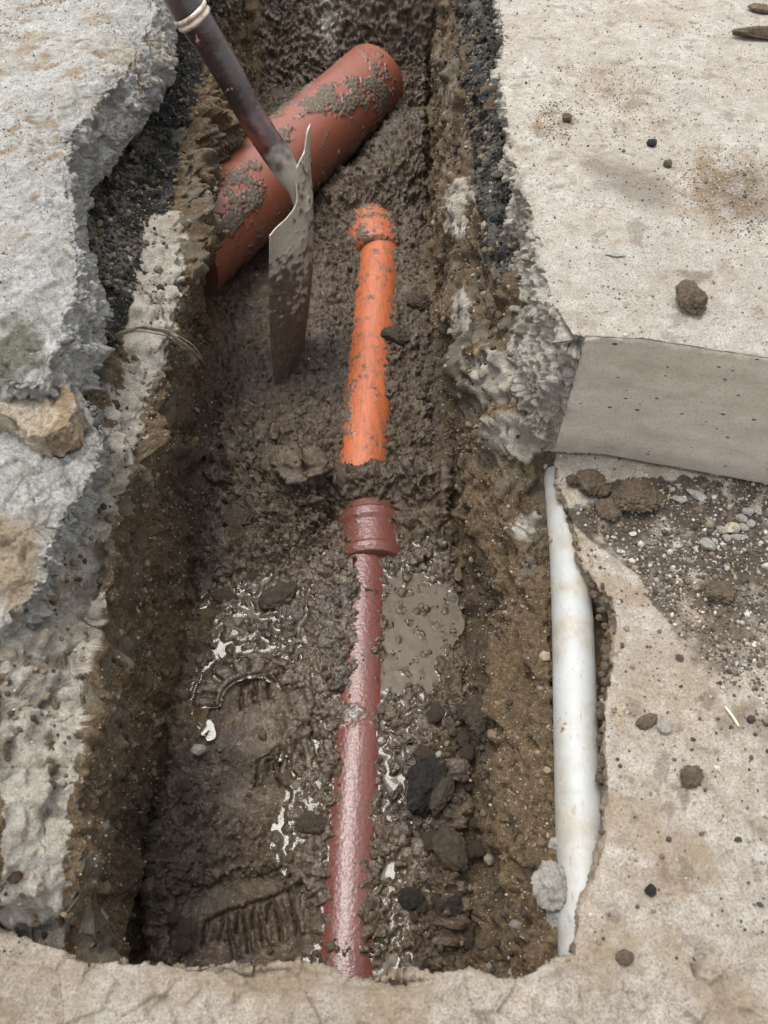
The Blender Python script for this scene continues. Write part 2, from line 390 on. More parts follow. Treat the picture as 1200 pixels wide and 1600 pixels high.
lvl += .020 * ell(px, py, 400, 700, 130, 60, 0, .6)
lvl += .022 * np.exp(-((py - 1122) / 26.) ** 2) * (1 - sst(60, 110, np.abs(dpx + 20)))
lvl += .012 * ell(px, py, 480, 1150, 40, 180, 0, .5)
lvl += .055 * sst(650, 790, px - 10 * n_edge) * sst(1000, 1180, py)
lvl += .030 * sst(330, 215, px + 14 * n_edge) * sst(900, 1150, py)
lvl += .02 * ell(px, py, 690, 830, 40, 60, 0, .6)
lvl -= .050 * ell(px, py, 430, 345, 70, 45, -40, .5)
lvl += .09 * ell(px, py, 650, 200, 65, 110, 15, .6)
# boot prints
bp1 = ell(px, py, 392, 1112, 92, 78, -10, .10); bp2 = ell(px, py, 385, 1450, 120, 85, -12, .12); bp3 = ell(px, py, 400, 1245, 62, 55, 0, .2)
rim1 = ell(px, py, 392, 1112, 108, 92, -10, .1) - bp1
lvl += -.010 * bp1 + .006 * rim1 - .018 * bp2 - .006 * bp3
tread = np.zeros(len(V))
rr = np.hypot((px - 400) / 92., (py - 1112) / 80.); aa = np.degrees(np.arctan2(-(py - 1112), px - 400))
ringm = (rr > .62) & (rr < .88) & (aa > 20) & (aa < 205)
tread += .006 * ringm * sst(.25, .45, np.abs(((aa / 24.) % 1) - .5)) * 1.0 * -1 + .004 * ringm
ring2 = np.exp(-((rr - .60) / .035) ** 2) + np.exp(-((rr - .92) / .035) ** 2)
tread += .005 * ring2 * ((aa > 0) & (aa < 270))
chev = []
for k in range(5): chev.append([(318 + 25 * k, 1478 - 9 * k), (326 + 25 * k, 1440 - 9 * k), (352 + 25 * k, 1428 - 9 * k), (366 + 25 * k, 1496 - 9 * k)])
for k in range(4): chev.append([(400 + 20 * k, 1232 - 14 * k), (410 + 20 * k, 1196 - 14 * k), (428 + 20 * k, 1186 - 14 * k), (440 + 20 * k, 1236 - 14 * k)])
for k in range(3): chev.append([(378 + 21 * k, 1112 - 8 * k), (378 + 21 * k, 1078 - 8 * k), (392 + 21 * k, 1072 - 8 * k)])
jx, jy = px + 3 * n_edge, py + 3 * fbm(PF, 50, 2, 6)
gro = np.zeros(len(V)); rid = np.zeros(len(V))
for pts in chev:
    gro = np.maximum(gro, np.exp(-(polydist(jx, jy, pts) / 3.6) ** 2)); rid = np.maximum(rid, np.exp(-(polydist(jx - 9, jy + 3, pts) / 4.5) ** 2))
tread += -.0062 * gro + .0030 * rid * (1 - gro)
# puddles: mud lowered here, water comes on top
WZ = -.5135
pud = [[(590, 890), (625, 875), (670, 905), (705, 945), (715, 990), (690, 1035), (672, 1080), (630, 1095), (585, 1085), (578, 1000)],
       [(332, 910), (378, 904), (388, 935), (402, 960), (410, 985), (445, 1010), (420, 1018), (395, 992), (372, 978), (336, 966), (352, 955), (384, 962), (368, 928), (336, 922)],
       [(595, 1130), (640, 1150), (640, 1220), (655, 1300), (680, 1330), (635, 1370), (600, 1400), (592, 1300), (600, 1220)],
       [(575, 1480), (640, 1485), (640, 1530), (570, 1530)],
       [(300, 1090), (330, 1040), (400, 1010), (450, 1025), (440, 1060), (380, 1050), (340, 1075), (320, 1120), (340, 1165), (312, 1150)],
       [(455, 1010), (490, 940), (500, 930), (480, 985), (470, 1020), (455, 1060), (445, 1040)], [(590, 860), (700, 850), (720, 905), (640, 900)]]
wx, wy = px + 14 * fbm(PF, 60, 3, 31), py + 14 * fbm(PF, 60, 3, 37)
pm = np.zeros(len(V))
for p in pud: pm = np.maximum(pm, inpoly(wx, wy, p) * 1.0)
pm = blur(blur(pm.reshape(NR, NC), 8, 0), 8, 1).ravel()
deep = ell(px, py, 655, 1000, 62, 95, -8, .35)
W2 = np.zeros(len(V))
for e in [(520, 1015, 118, 150), (625, 1270, 42, 200), (480, 1340, 40, 190), (385, 965, 60, 60), (600, 1150, 90, 50)]:
    W2 = np.maximum(W2, ell(wx, wy, *e, 0, .25))
W2 = W2 * (1 - .95 * ell(px, py, 392, 1112, 95, 80, -10, .2)) * (1 - ell(px, py, 385, 1450, 142, 105, -12, .2)) * (1 - .9 * bp3)
W2 = np.maximum(W2, .9 * (np.abs(rr - .78) < .2) * (aa > 30) * (aa < 215)) * f_
lvl = lvl * (1 - .85 * W2) + .85 * W2 * (WZ + .0005)
lvl += (.017 + .007 * fbm(PF, 40, 3, 36)) * np.exp(-((dpx + 34) / 27.) ** 2) * sst(880, 905, py) * (1 - sst(1085, 1105, py))
lvl += (.004 + .010 * np.clip(fbm(PF, 34, 3, 37), -.3, 1)) * np.exp(-((np.abs(dpx) - 42) / 18.) ** 2) * sst(1100, 1130, py)
isl = sst(.22, .5, fbm(PF, 60, 3, 35))
lvl = lvl * (1 - pm) + pm * (WZ - .0022 - .008 * deep + .009 * isl)
# wall-foot blend + far end
V[:, 2] = z * (1 - f_) + (lvl + 2.2 * tread) * f_
farY = 2.33 + .30 * sst(.0, -.35, V[:, 0]) + .05 * fbm(PF, 5, 2, 91)
rise = sst(0, 1, (V[:, 1] - farY) / .42)
inside = sst(4.6, 6.0, u_) * (1 - sst(9.0, 10.6, u_))
V[:, 2] += inside * rise * .44
# roughness map
rough = np.full(len(V), 1.0)
for e, k_ in [((400, 1205, 100, 60), .5), ((392, 1112, 85, 72), .75), ((385, 1450, 110, 80), .8), ((400, 1245, 60, 50), .6), ((400, 480, 110, 130), .65), ((480, 600, 100, 50), .4), ((640, 420, 45, 60), .5)]:
    rough *= 1 - k_ * ell(px, py, *e, 0, .3)
rough *= 1 - .25 * np.maximum(pm, W2); rough *= 1 - .4 * deep
rough *= 1 + .5 * ell(px, py, 430, 820, 150, 90, 0, .5) + .7 * sst(640, 720, px) * sst(1080, 1150, py)
rough = rough * f_ + (1 - f_)
N = vnormals(V, FC)
wall = 1 - f_
warp = np.stack([fbm(V, 30, 2, s) for s in (1, 2, 3)], 1)
Pw = V + .012 * warp
f1, f2, cid = worley(Pw, 34, 3); g1, g2, gid = worley(Pw, 85, 9); k1, k2, kid = worley(V + .004 * warp, 210, 13)
sel = sst(-.15, .35, fbm(V, 11, 3, 71))
clod = np.clip(1 - f1 / .62, 0, 1) ** .7 * (cid > .35) * sel
clod2 = np.clip(1 - g1 / .6, 0, 1) ** .6 * (gid > .25)
clod3 = np.clip(1 - k1 / .6, 0, 1) * (kid > .3)
crack = 1 - sst(0, .12, f2 - f1)
b1 = fbm(V, 7, 3, 41); b2 = fbm(V, 26, 4, 43); b3 = fbm(V, 110, 4, 47, True)
Vst = V * np.array((1, 1, .35)); streak = fbm(Vst, 36, 3, 53)
h1, h2, hid = worley(V + .02 * warp, 15, 23)
big = np.clip(1 - h1 / .75, 0, 1) ** .8 * (hid > .3)
bigm = np.clip(ell(px, py, 400, 790, 150, 130, 0, .5) + .7 * ell(px, py, 660, 800, 60, 100, 0, .5) + .35 * ell(px, py, 700, 1300, 70, 260, 0, .4) + .5 * ell(px, py, 400, 620, 140, 80, 0, .6) + .5 * ell(px, py, 260, 1330, 70, 180, 0, .5) + .4 * ell(px, py, 640, 420, 50, 140, 0, .5), 0, 1) * (1 - .8 * np.clip(bp1 + bp2, 0, 1))
dF = .020 * big * bigm + .006 * b1 + .010 * b2 + .0075 * clod + .0045 * facets(Pw, 60, 87) + .0022 * facets(V, 150, 88) + .0035 * clod2 + .0012 * clod3 + .0014 * b3 + .006 * fbm(V, 48, 2, 89, True) - .003 * crack * sel
dW = .012 * facets(Pw, 19, 97) + .024 * b1 + .013 * b2 + .005 * clod + .008 * facets(Pw, 34, 93) + .0045 * facets(Pw, 80, 94) + .0025 * facets(V, 190, 95) + .0030 * clod2 + .0015 * clod3 + .0020 * b3 + .007 * streak
sandsmooth = .6
dF = dF + .0026 * fbm(V, 75, 3, 83) * sst(870, 920, py) * np.exp(-((dpx) / 170.) ** 2) * (1 - deep)
d = 1.3 * dF * rough * f_ + 1.15 * dW * wall
edge_fade = sst(.6, 1.2, u_) * (1 - sst(12.2, 12.9, u_))
lump = np.zeros(len(V))
for e, a in [((765, 580, 45, 45), .03), ((810, 675, 50, 42), .03), ((716, 320, 22, 55), .022), ((722, 490, 22, 45), .012),
             ((300, 290, 60, 130), .075), ((330, 150, 40, 80), .03), ((195, 700, 40, 90), .018), ((170, 870, 30, 60), .014), ((125, 1150, 30, 90), .014), ((110, 1330, 30, 70), .016), ((830, 880, 35, 60), .02), ((820, 800, 30, 30), .02), ((262, 420, 26, 60), .02), ((225, 610, 30, 30), .02), ((225, 690, 25, 30), .02), ((240, 560, 25, 40), .012)]:
    lump += a * ell(px, py, *e, 0, .45) * (.7 + .5 * sst(.1, .3, f2 - f1))
lump = blur(blur(lump.reshape(NR, NC), 6, 0), 6, 1).ravel()
dsm = blur(blur(d.reshape(NR, NC), 5, 0), 5, 1).ravel(); d = d * f_ + dsm * wall
d = d * edge_fade
sgn = np.where(u_ < 7.5, 1.0, -1.0)
V = V + N * d[:, None] + np.stack([.9 * sgn * lump * wall, 0 * lump, .35 * lump * wall], 1) * edge_fade[:, None]
# masks
conc = np.zeros(len(V)); asp = np.zeros(len(V)); och = np.zeros(len(V)); wet = np.zeros(len(V)); drk = np.zeros(len(V)); gry = np.zeros(len(V))
PXn, PYn = proj(V[:, 0], V[:, 1], V[:, 2])
nz = fbm(V, 40, 4, 61); nz2 = fbm(V, 14, 4, 67)
left = u_ < 6.2; rightm = u_ > 9.2
qx, qy = PXn + 22 * nz + 14 * nz2, PYn + 22 * nz2
c1 = [(0, 960), (40, 950), (90, 820), (165, 700), (170, 620), (215, 560), (238, 600), (212, 690), (200, 745), (160, 850), (155, 960), (128, 1100), (105, 1260), (98, 1500), (0, 1500)]
c2 = [(205, 480), (235, 330), (278, 330), (285, 420), (275, 500), (240, 600), (205, 590), (195, 540)]
conc = np.maximum(conc, inpoly(qx, qy, c1) * .85 * left); conc = np.maximum(conc, inpoly(qx, qy, c2) * .9 * left)
conc = np.maximum(conc, .8 * ell(qx, qy, 512, 25, 13, 55, 0, .5))
for e in [(762, 582, 40, 42), (806, 676, 46, 38), (714, 318, 17, 52), (720, 490, 14, 40), (820, 820, 22, 26)]:
    conc = np.maximum(conc, ell(qx, qy, *e, 0, .12) * .85 * rightm)
a1 = [(80, 180), (250, -60), (370, -60), (340, 60), (290, 180), (268, 290), (235, 430), (190, 520), (150, 560), (90, 560)]
asp = np.maximum(asp, inpoly(qx, qy, a1) * left)
a2 = [(700, -60), (800, -60), (800, 220), (860, 330), (850, 440), (790, 470), (745, 360), (740, 250), (725, 120)]
asp = np.maximum(asp, inpoly(qx, qy, a2) * rightm * (nz2 > -.25))
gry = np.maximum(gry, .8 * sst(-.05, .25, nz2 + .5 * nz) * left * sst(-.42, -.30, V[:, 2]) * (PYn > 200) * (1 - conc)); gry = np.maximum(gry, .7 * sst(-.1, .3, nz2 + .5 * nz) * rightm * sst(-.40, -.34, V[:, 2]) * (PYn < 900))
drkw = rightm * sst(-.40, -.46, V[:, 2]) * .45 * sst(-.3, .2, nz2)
grn = sst(.1, .35, fbm(V, 20, 4, 77))
conc = conc * (1 - .45 * grn * (np.abs(PYn - 1000) < 200) * left)
och = wall * np.clip(.75 + .6 * nz2, 0, 1)
och = np.maximum(och, .9 * ell(qx, qy, 185, 1250, 80, 320, 4, .3) * left)
och = np.maximum(och, .8 * ell(qx, qy, 770, 1330, 60, 180, 0, .4))
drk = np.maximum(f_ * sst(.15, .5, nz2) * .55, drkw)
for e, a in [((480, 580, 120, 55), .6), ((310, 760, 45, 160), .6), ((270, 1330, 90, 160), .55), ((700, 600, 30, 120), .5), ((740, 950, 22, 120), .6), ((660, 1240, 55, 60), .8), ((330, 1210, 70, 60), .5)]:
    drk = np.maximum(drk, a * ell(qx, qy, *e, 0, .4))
wet = f_ * (.42 + .3 * nz2)
wet = np.maximum(wet, np.clip(np.maximum(pm, W2) * 1.2, 0, 1)); wet = np.maximum(wet, 1.0 * ell(px, py, 520, 1030, 170, 200, 0, .4) * f_)
wet = np.maximum(wet, .75 * ell(px, py, 560, 1350, 110, 220, 0, .4) * f_); wet = np.maximum(wet, .35 * bp1); wet = np.clip(wet, 0, 1)
mask = np.stack([np.clip(conc, 0, 1), asp * (1 - conc), np.clip(och, 0, 1), wet], 1)
pale = .0 * f_
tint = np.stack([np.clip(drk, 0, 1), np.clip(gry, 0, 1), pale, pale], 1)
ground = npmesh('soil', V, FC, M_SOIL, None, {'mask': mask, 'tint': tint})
tag(ground, 'dug brown soil trench with wet mud floor and rough cut sides', None, None, 'structure')
SV, SN = V, vnormals(V, FC); SPX, SPY, SU = PXn, PYn, u_

# water: same grid, level surface with a raised rim where it meets the mud
Zg = V[:, 2].reshape(NR, NC); sel_c = np.where((U[0] > 6.5) & (U[0] < 9.5))[0]; c0, c1_ = sel_c[0], sel_c[-1]
sub = slice(c0, c1_ + 1); rows = np.where((Ys > 0.0) & (Ys < 1.35))[0]; r0, r1 = rows[0], rows[-1] + 1
Zs = Zg[r0:r1, sub]; Xs_ = V[:, 0].reshape(NR, NC)[r0:r1, sub]; Yv = V[:, 1].reshape(NR, NC)[r0:r1, sub]
allow = blur(blur(((np.maximum(pm, W2).reshape(NR, NC)[r0:r1, sub] > .15)).astype(float), 6, 0), 6, 1) > .02
Zb = blur(blur(Zs, 2, 0), 2, 1)
above = (Zb > WZ).astype(float)
men = blur(blur(above, 5, 0), 5, 1)
mp = np.stack([Xs_, Yv, 0 * Zs], -1).reshape(-1, 3)
rip = fbm(mp, 45, 2, 101).reshape(Zs.shape) * .00025
Wz = WZ + .0036 * men ** 1.3 + rip
dep = (Wz - Zb)
keepv = (dep > -.0012) & allow
WF = gridfaces(*Zs.shape); kv = keepv.ravel(); WF = WF[kv[WF].all(1)]
WV = np.stack([Xs_, Yv, Wz], -1).reshape(-1, 3)
used = np.unique(WF); remap = -np.ones(len(WV), int); remap[used] = np.arange(len(used))
depth = np.clip(dep / .010, 0, 1).ravel()[used]
s = NT('muddy_water'); dr = s.attr('deep')[0]
s.done((.085, .062, .037), .02, None, IOR=1.40, Specular_IOR_Level=.6)
tr = s.n.new('ShaderNodeBsdfTransparent'); tr.inputs[0].default_value = (.93, .9, .84, 1)
gl = s.n.new('ShaderNodeBsdfGlossy'); gl.inputs['Roughness'].default_value = .03
fr = s.n.new('ShaderNodeFresnel'); fr.inputs['IOR'].default_value = 1.36
thin = s.n.new('ShaderNodeMixShader'); s.l.new(fr.outputs[0], thin.inputs[0]); s.l.new(tr.outputs[0], thin.inputs[1]); s.l.new(gl.outputs[0], thin.inputs[2])
mx = s.n.new('ShaderNodeMixShader'); s.set(mx.inputs[0], s.ramp(dr, [(0., 0.), (.45, .75), (1., .97)])); s.l.new(thin.outputs[0], mx.inputs[1]); s.l.new(s.b.outputs[0], mx.inputs[2])
s.l.new(mx.outputs[0], s.out.inputs[0]); M_WATER = s.m
wat = npmesh('puddle_water', WV[used], remap[WF], M_WATER, None, {'deep': depth[:, None]})
tag(wat, 'muddy brown water lying around the near drain pipe', None, None, 'structure')

# ground far out, one sheet with an opening for the modelled dig
bm = bmesh.new()
o_ = [(-400, -400), (400, -400), (400, 400), (-400, 400)]; i_ = [(-1.55, -.24), (1.55, -.24), (1.55, 2.9), (-1.55, 2.9)]
vo = [bm.verts.new((x, y, -.17)) for x, y in o_]; vi = [bm.verts.new((x, y, -.17)) for x, y in i_]
for k in range(4): bm.faces.new((vo[k], vo[(k + 1) % 4], vi[(k + 1) % 4], vi[k]))
me = bpy.data.meshes.new('ground'); bm.to_mesh(me); bm.free(); me.materials.append(M_CLOD)
go = bpy.data.objects.new('ground', me); COL.objects.link(go); tag(go, 'bare dirt ground stretching away from the dig', None, None, 'structure')

# ---------------------------------------------------------------- concrete slabs
def dens(poly, step=.02):
    out = []
    for a, b in zip(poly, poly[1:] + poly[:1]):
        a, b = np.array(a, float), np.array(b, float); n = max(1, int(np.linalg.norm(b - a) / step))
        out += [a + (b - a) * k / n for k in range(n)]
    return out
def slab(name, rings_, voxel, mat, fn, label, cat, **kw):
    V, Fc = remesh(rings(rings_), voxel)
    N = vnormals(V, Fc)
    V2, mask = fn(V, N)
    # drop the underside nobody can see, keep the solid's sides
    o = npmesh(name, V2, Fc, mat, None, {'mask': mask}); tag(o, label, cat, **kw); return o, V2, vnormals(V2, Fc)
def jag(P, N, side, amp=1.0, seed=0):
    """broken face displacement: flat facets with ridges and chips"""
    wv = np.stack([fbm(P, 14, 2, seed + k) for k in range(3)], 1)
    a1, a2, ai = worley(P + .02 * wv, 26, seed + 4); b1, b2, bi = worley(P + .008 * wv, 70, seed + 5)
    d = .016 * facets(P + .012 * wv, 22, seed + 4) + .010 * fbm(P, 10, 3, seed + 7) + .0095 * facets(P + .006 * wv, 55, seed + 5) + .0045 * facets(P, 150, seed + 6) + .0022 * fbm(P, 90, 4, seed + 8)
    return d * side * amp
def lerpring(A, B, t, z): return [np.array((a[0] * (1 - t) + b[0] * t, a[1] * (1 - t) + b[1] * t, z)) for a, b in zip(A, B)]

def wpoly(pts, z, extra=()):
    out = []
    for p in pts: out.append(tuple(uz(p[0], p[1], p[2] if len(p) > 2 else z)[:2]))
    return out + list(extra)

# right upper slab, sawn/formed front face
topR = wpoly([(776, -60), (778, 0), (786, 60), (778, 110), (793, 180), (797, 240), (822, 305), (842, 370), (852, 430), (862, 470), (895, 524), (1010, 530), (1200, 560), (1330, 582)], 0, [(1.35, 2.6), (.30, 2.6)])
T = dens(topR); B_ = []
ycut = uz(895, 524, 0)[1]
for p in T:
    q = p.copy()
    # the lower part of the broken edge juts out towards the trench near the corner
    k = float(sst(1.25, .95, p[1])) * (1.0 if p[0] < .30 else 0.0)
    q = q + np.array((-.022 * k, 0.0))
    if p[1] > 1.25 and p[0] < .4: q = q + np.array((.035, 0))
    B_.append(q)
TR = [lerpring(T, B_, 0, 0), lerpring(T, B_, .35, -.05), lerpring(T, B_, 1, -.13), lerpring(T, B_, .8, -.20), lerpring(T, B_, .1, -.258)]
def fR(P, N):
    px, py = proj(P[:, 0], P[:, 1], P[:, 2]); side = sst(.75, .4, np.abs(N[:, 2]))
    front = ((-N[:, 1]) > .8) & (P[:, 0] > .285 - .0) ; front = front.astype(float)
    side = side * (1 - front)
    # pull effects close to the broken rim onto the top a little
    rimx = np.interp(P[:, 1], *[np.array(v) for v in zip(*sorted([(t[1], t[0]) for t in topR[:11]]))])
    near_rim = np.exp(-np.clip(P[:, 0] - rimx, 0, 1) / .018)
    d = jag(P, N, side, 1.15, 200)
    top = (N[:, 2] > .6)
    d = d + top * (.0016 * fbm(P, 9, 3, 210) + .0007 * fbm(P, 60, 3, 211) - .006 * near_rim * np.clip(fbm(P, 30, 3, 212) + .3, 0, 1))
    chips = np.exp(-((P[:, 2]) / .006) ** 2) * (P[:, 1] < ycut + .05) * (P[:, 0] > .28)
    d = d - .005 * chips * np.clip(fbm(P, 34, 4, 213) + .15, 0, 1)
    V = P + N * d[:, None]
    n1 = fbm(P, 30, 4, 220); n2 = fbm(P, 8, 4, 221); qx, qy = px + 25 * n1 + 20 * n2, py + 12 * n1 + 10 * n2
    st = np.zeros(len(P)); di = np.zeros(len(P)); mo = np.zeros(len(P))
    for e, a, r in [((868, 190, 32, 26), .95, 0), ((960, 150, 80, 45), .35, 20), ((1130, 300, 90, 60), .8, 15), ((1085, 425, 28, 14), .6, 0), ((1150, 420, 30, 12), .5, 0), ((900, 250, 40, 30), .35, 0), ((1190, 480, 20, 20), .5, 0), ((820, 235, 20, 12), .5, 0)]:
        st = np.maximum(st, a * ell(qx, qy, *e, r, .5) * sst(-.25, .25, n1))
    for e, a, r in [((985, 285, 75, 28), .55, 25), ((1160, 305, 60, 40), .5, 15), ((1085, 428, 26, 12), .5, 0)]:
        di = np.maximum(di, a * ell(qx, qy, *e, r, .5))
    di = np.maximum(di, .35 * sst(.35, .5, n1)) * (N[:, 2] > .3)
    di = np.maximum(di, .5 * np.exp(-((py - (525 + (px - 890) * .12)) / 6.) ** 2) * (px > 900) * (N[:, 2] > .6) * sst(-.2, .3, n1))
    mo = side * .35 * sst(0, .4, n2)
    fm = front * np.ones(len(P))
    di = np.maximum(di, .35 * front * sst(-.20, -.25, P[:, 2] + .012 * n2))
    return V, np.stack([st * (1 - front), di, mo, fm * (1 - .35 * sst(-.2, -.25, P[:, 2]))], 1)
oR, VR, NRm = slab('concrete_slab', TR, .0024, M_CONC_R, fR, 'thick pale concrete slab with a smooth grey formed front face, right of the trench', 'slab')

# lower right slab and its front lip running across the bottom of the picture
topB = wpoly([(1330, 722), (1200, 700), (1000, 690), (870, 690), (870, 735), (888, 795), (908, 862), (924, 905), (958, 935), (962, 975), (956, 1050), (944, 1120), (948, 1200), (950, 1285), (930, 1370), (905, 1425),
              (897, 1488), (848, 1512), (800, 1532), (738, 1514), (680, 1524), (600, 1522), (560, 1530), (480, 1508), (350, 1502), (240, 1508), (135, 1500), (85, 1476), (0, 1458), (-160, 1450)], -.265, [(-.75, -.22), (1.3, -.22)])
T = dens(topB, .015)
cx_, cy_ = .2, .3
Bt = []
for p in T:
    q = p.copy()
    if p[0] > .22 and p[1] < .83 and p[1] > .1: q[0] += .022
    elif p[1] > .0 and p[1] < .12: q[1] -= .05
    Bt.append(q)
TB = [lerpring(T, Bt, 0, -.265), lerpring(T, Bt, .12, -.295), lerpring(T, Bt, .6, -.34), lerpring(T, Bt, 1.0, -.375)]
def fB(P, N):
    px, py = proj(P[:, 0], P[:, 1], P[:, 2]); side = sst(.8, .4, np.abs(N[:, 2])); top = N[:, 2] > .6
    d = jag(P, N, side, .55, 300)
    lip = sst(.13, .07, P[:, 1])
    d = d + top * (.0020 * fbm(P, 9, 3, 310) + .0009 * fbm(P, 60, 3, 311) + lip * (.015 * fbm(P, 7, 3, 312) + .009 * facets(P, 16, 314) + .004 * facets(P, 45, 315) + .004 * fbm(P, 22, 3, 313)))
    # chipped step where the lip drops to the trench
    notch = ell(px, py, 420, 1525, 80, 22, 4, .3) + ell(px, py, 600, 1530, 90, 14, 0, .4)
    d = d - top * .010 * notch
    V = P + N * d[:, None]
    n1 = fbm(P, 30, 4, 320); n2 = fbm(P, 9, 4, 321); qx, qy = px + 25 * n1 + 30 * n2, py + 20 * n1 + 20 * n2
    st = np.zeros(len(P)); di = st.copy(); mo = st.copy()
    soilp = [(880, 800), (930, 770), (1000, 752), (1260, 742), (2400, 742), (2400, 1500), (1180, 1250), (1120, 1130), (1060, 1010), (1000, 900), (930, 850)]
    g = inpoly(qx, qy, soilp).astype(float)
    mo = np.maximum(mo, g * np.clip(.9 - (py - 800) / 330., 0, 1) * sst(-.5, .1, n1 + .3 * n2 + .2))
    di = np.maximum(di, g * np.clip(1.15 - (py - 850) / 420., .15, 1) * sst(-.35, .25, n1 + .5 * n2 + .05))
    st = np.maximum(st, .5 * sst(.1, .4, n2)); st = np.maximum(st, .55 * ell(qx, qy, 420, 1530, 110, 30, 0, .4))
    st = np.maximum(st, .35 * lip * sst(-.1, .3, n2)); di = np.maximum(di, .45 * sst(.4, .55, n1))
    st = np.maximum(st, .6 * side)
    return V, np.stack([st, di * .9, mo * .8, 0 * st], 1)
oB, VB, NB = slab('concrete_layer', TB, .0022, M_CONC_B, fB, 'lower beige concrete layer with white pipe along its edge and its lip across the foreground', 'slab')

# left upper slab
topA = wpoly([(244, -60), (238, 5), (232, 45), (205, 95), (162, 150), (128, 190), (106, 220), (101, 275), (116, 340), (124, 400), (112, 460), (88, 520), (74, 560), (66, 598), (0, 592), (-150, 588)], 0, [(-1.35, .9), (-1.35, 2.6), (-.5, 2.6)])
T = dens(topA); Bt = []
for p in T:
    q = p.copy()
    if p[0] > -.75 and p[1] < 2.5:
        q[0] += .02 * float(sst(1.1, .95, p[1])) + .03 * float(sst(1.45, 1.6, p[1]))
    Bt.append(q)
TA = [lerpring(T, Bt, 0, 0), lerpring(T, Bt, .8, -.04), lerpring(T, Bt, 1, -.075), lerpring(T, Bt, .2, -.115)]
def fA(P, N):
    px, py = proj(P[:, 0], P[:, 1], P[:, 2]); side = sst(.85, .5, np.abs(N[:, 2])); top = N[:, 2] > .6
    rimd = polydist(P[:, 0], P[:, 1], topA[:15]); brk = np.exp(-(rimd / .09) ** 2)
    d = jag(P, N, side, 1.0, 400)
    a1, a2, ai = worley(P + .01 * np.stack([fbm(P, 20, 2, 430 + k) for k in range(3)], 1), 30, 441)
    d = d + top * (.0035 * fbm(P, 8, 3, 410) + .0022 * fbm(P, 50, 4, 411, True) * (.5 + brk) + .004 * facets(P, 24, 455) * (.4 + brk) + .0018 * facets(P, 70, 456) - brk * (.012 * np.clip(fbm(P, 14, 3, 412) + .25, 0, 1) + .010 * ai * sst(0, .1, a2 - a1)))
    V = P + N * d[:, None]
    n1 = fbm(P, 30, 4, 420); n2 = fbm(P, 9, 4, 421); qx, qy = px + 25 * n1 + 20 * n2, py + 20 * n1
    st = .75 * sst(.28, .45, n1 + .4 * n2) * (qy < 330); st = np.maximum(st, .5 * sst(.1, .45, n2) * (py < 200))
    mo = ell(qx, qy, 15, 545, 50, 55, 0, .4) * .85
    return V, np.stack([st, .4 * sst(.5, .65, n1), mo, 0 * st], 1)
oA, VA, NA = slab('broken_slab', TA, .0024, M_CONC_L, fA, 'large pale grey broken concrete slab at the upper left, beside the black gravel', 'slab')

topC = wpoly([(-60, 600), (60, 604), (118, 604), (150, 640), (162, 670), (154, 722), (128, 770), (104, 800), (84, 850), (66, 905), (45, 940), (0, 968), (-120, 990)], -.070, [(-.9, .35), (-.9, .86)])
T = dens(topC, .012); Bt = [p + (np.array((-.02, 0)) if p[0] > -.6 else 0) for p in T]
TC = [lerpring(T, Bt, 0, -.070), lerpring(T, Bt, .4, -.10), lerpring(T, Bt, 1, -.145)]
def fC(P, N):
    V, m = fA(P, N); px, py = proj(P[:, 0], P[:, 1], P[:, 2])
    wxx, wyy = px + 5 * fbm(P, 60, 3, 551), py + 5 * fbm(P, 60, 3, 552)
    cr = np.zeros(len(P))
    for pl in [[(0, 790), (40, 745), (95, 720), (150, 690)], [(0, 730), (30, 712), (60, 740)], [(60, 740), (75, 700), (120, 665)], [(0, 850), (50, 820), (90, 815)], [(40, 745), (55, 800), (30, 870)], [(95, 720), (110, 760)]]:
        cr = np.maximum(cr, np.exp(-(polydist(wxx, wyy, pl) / 2.2) ** 2))
    V = V - N * (.007 * cr * (N[:, 2] > .4))[:, None]
    V = V + N * ((.007 * facets(P, 20, 553) + .003 * facets(P, 55, 554)) * (N[:, 2] > .4))[:, None]
    n1 = fbm(P, 30, 4, 520); m[:, 0] = .8 * ell(px + 30 * n1, py + 20 * n1, 20, 880, 45, 80, 0, .4); m[:, 2] = .3 * sst(.2, .5, n1); 
    return V, m
topA_bak = topA; topA = topC
oC, VC, NCm = slab('broken_slab', TC, .0018, M_CONC_L, fC, 'smaller cracked grey concrete slab at the left under a tan chunk', 'slab')
topA = topA_bak

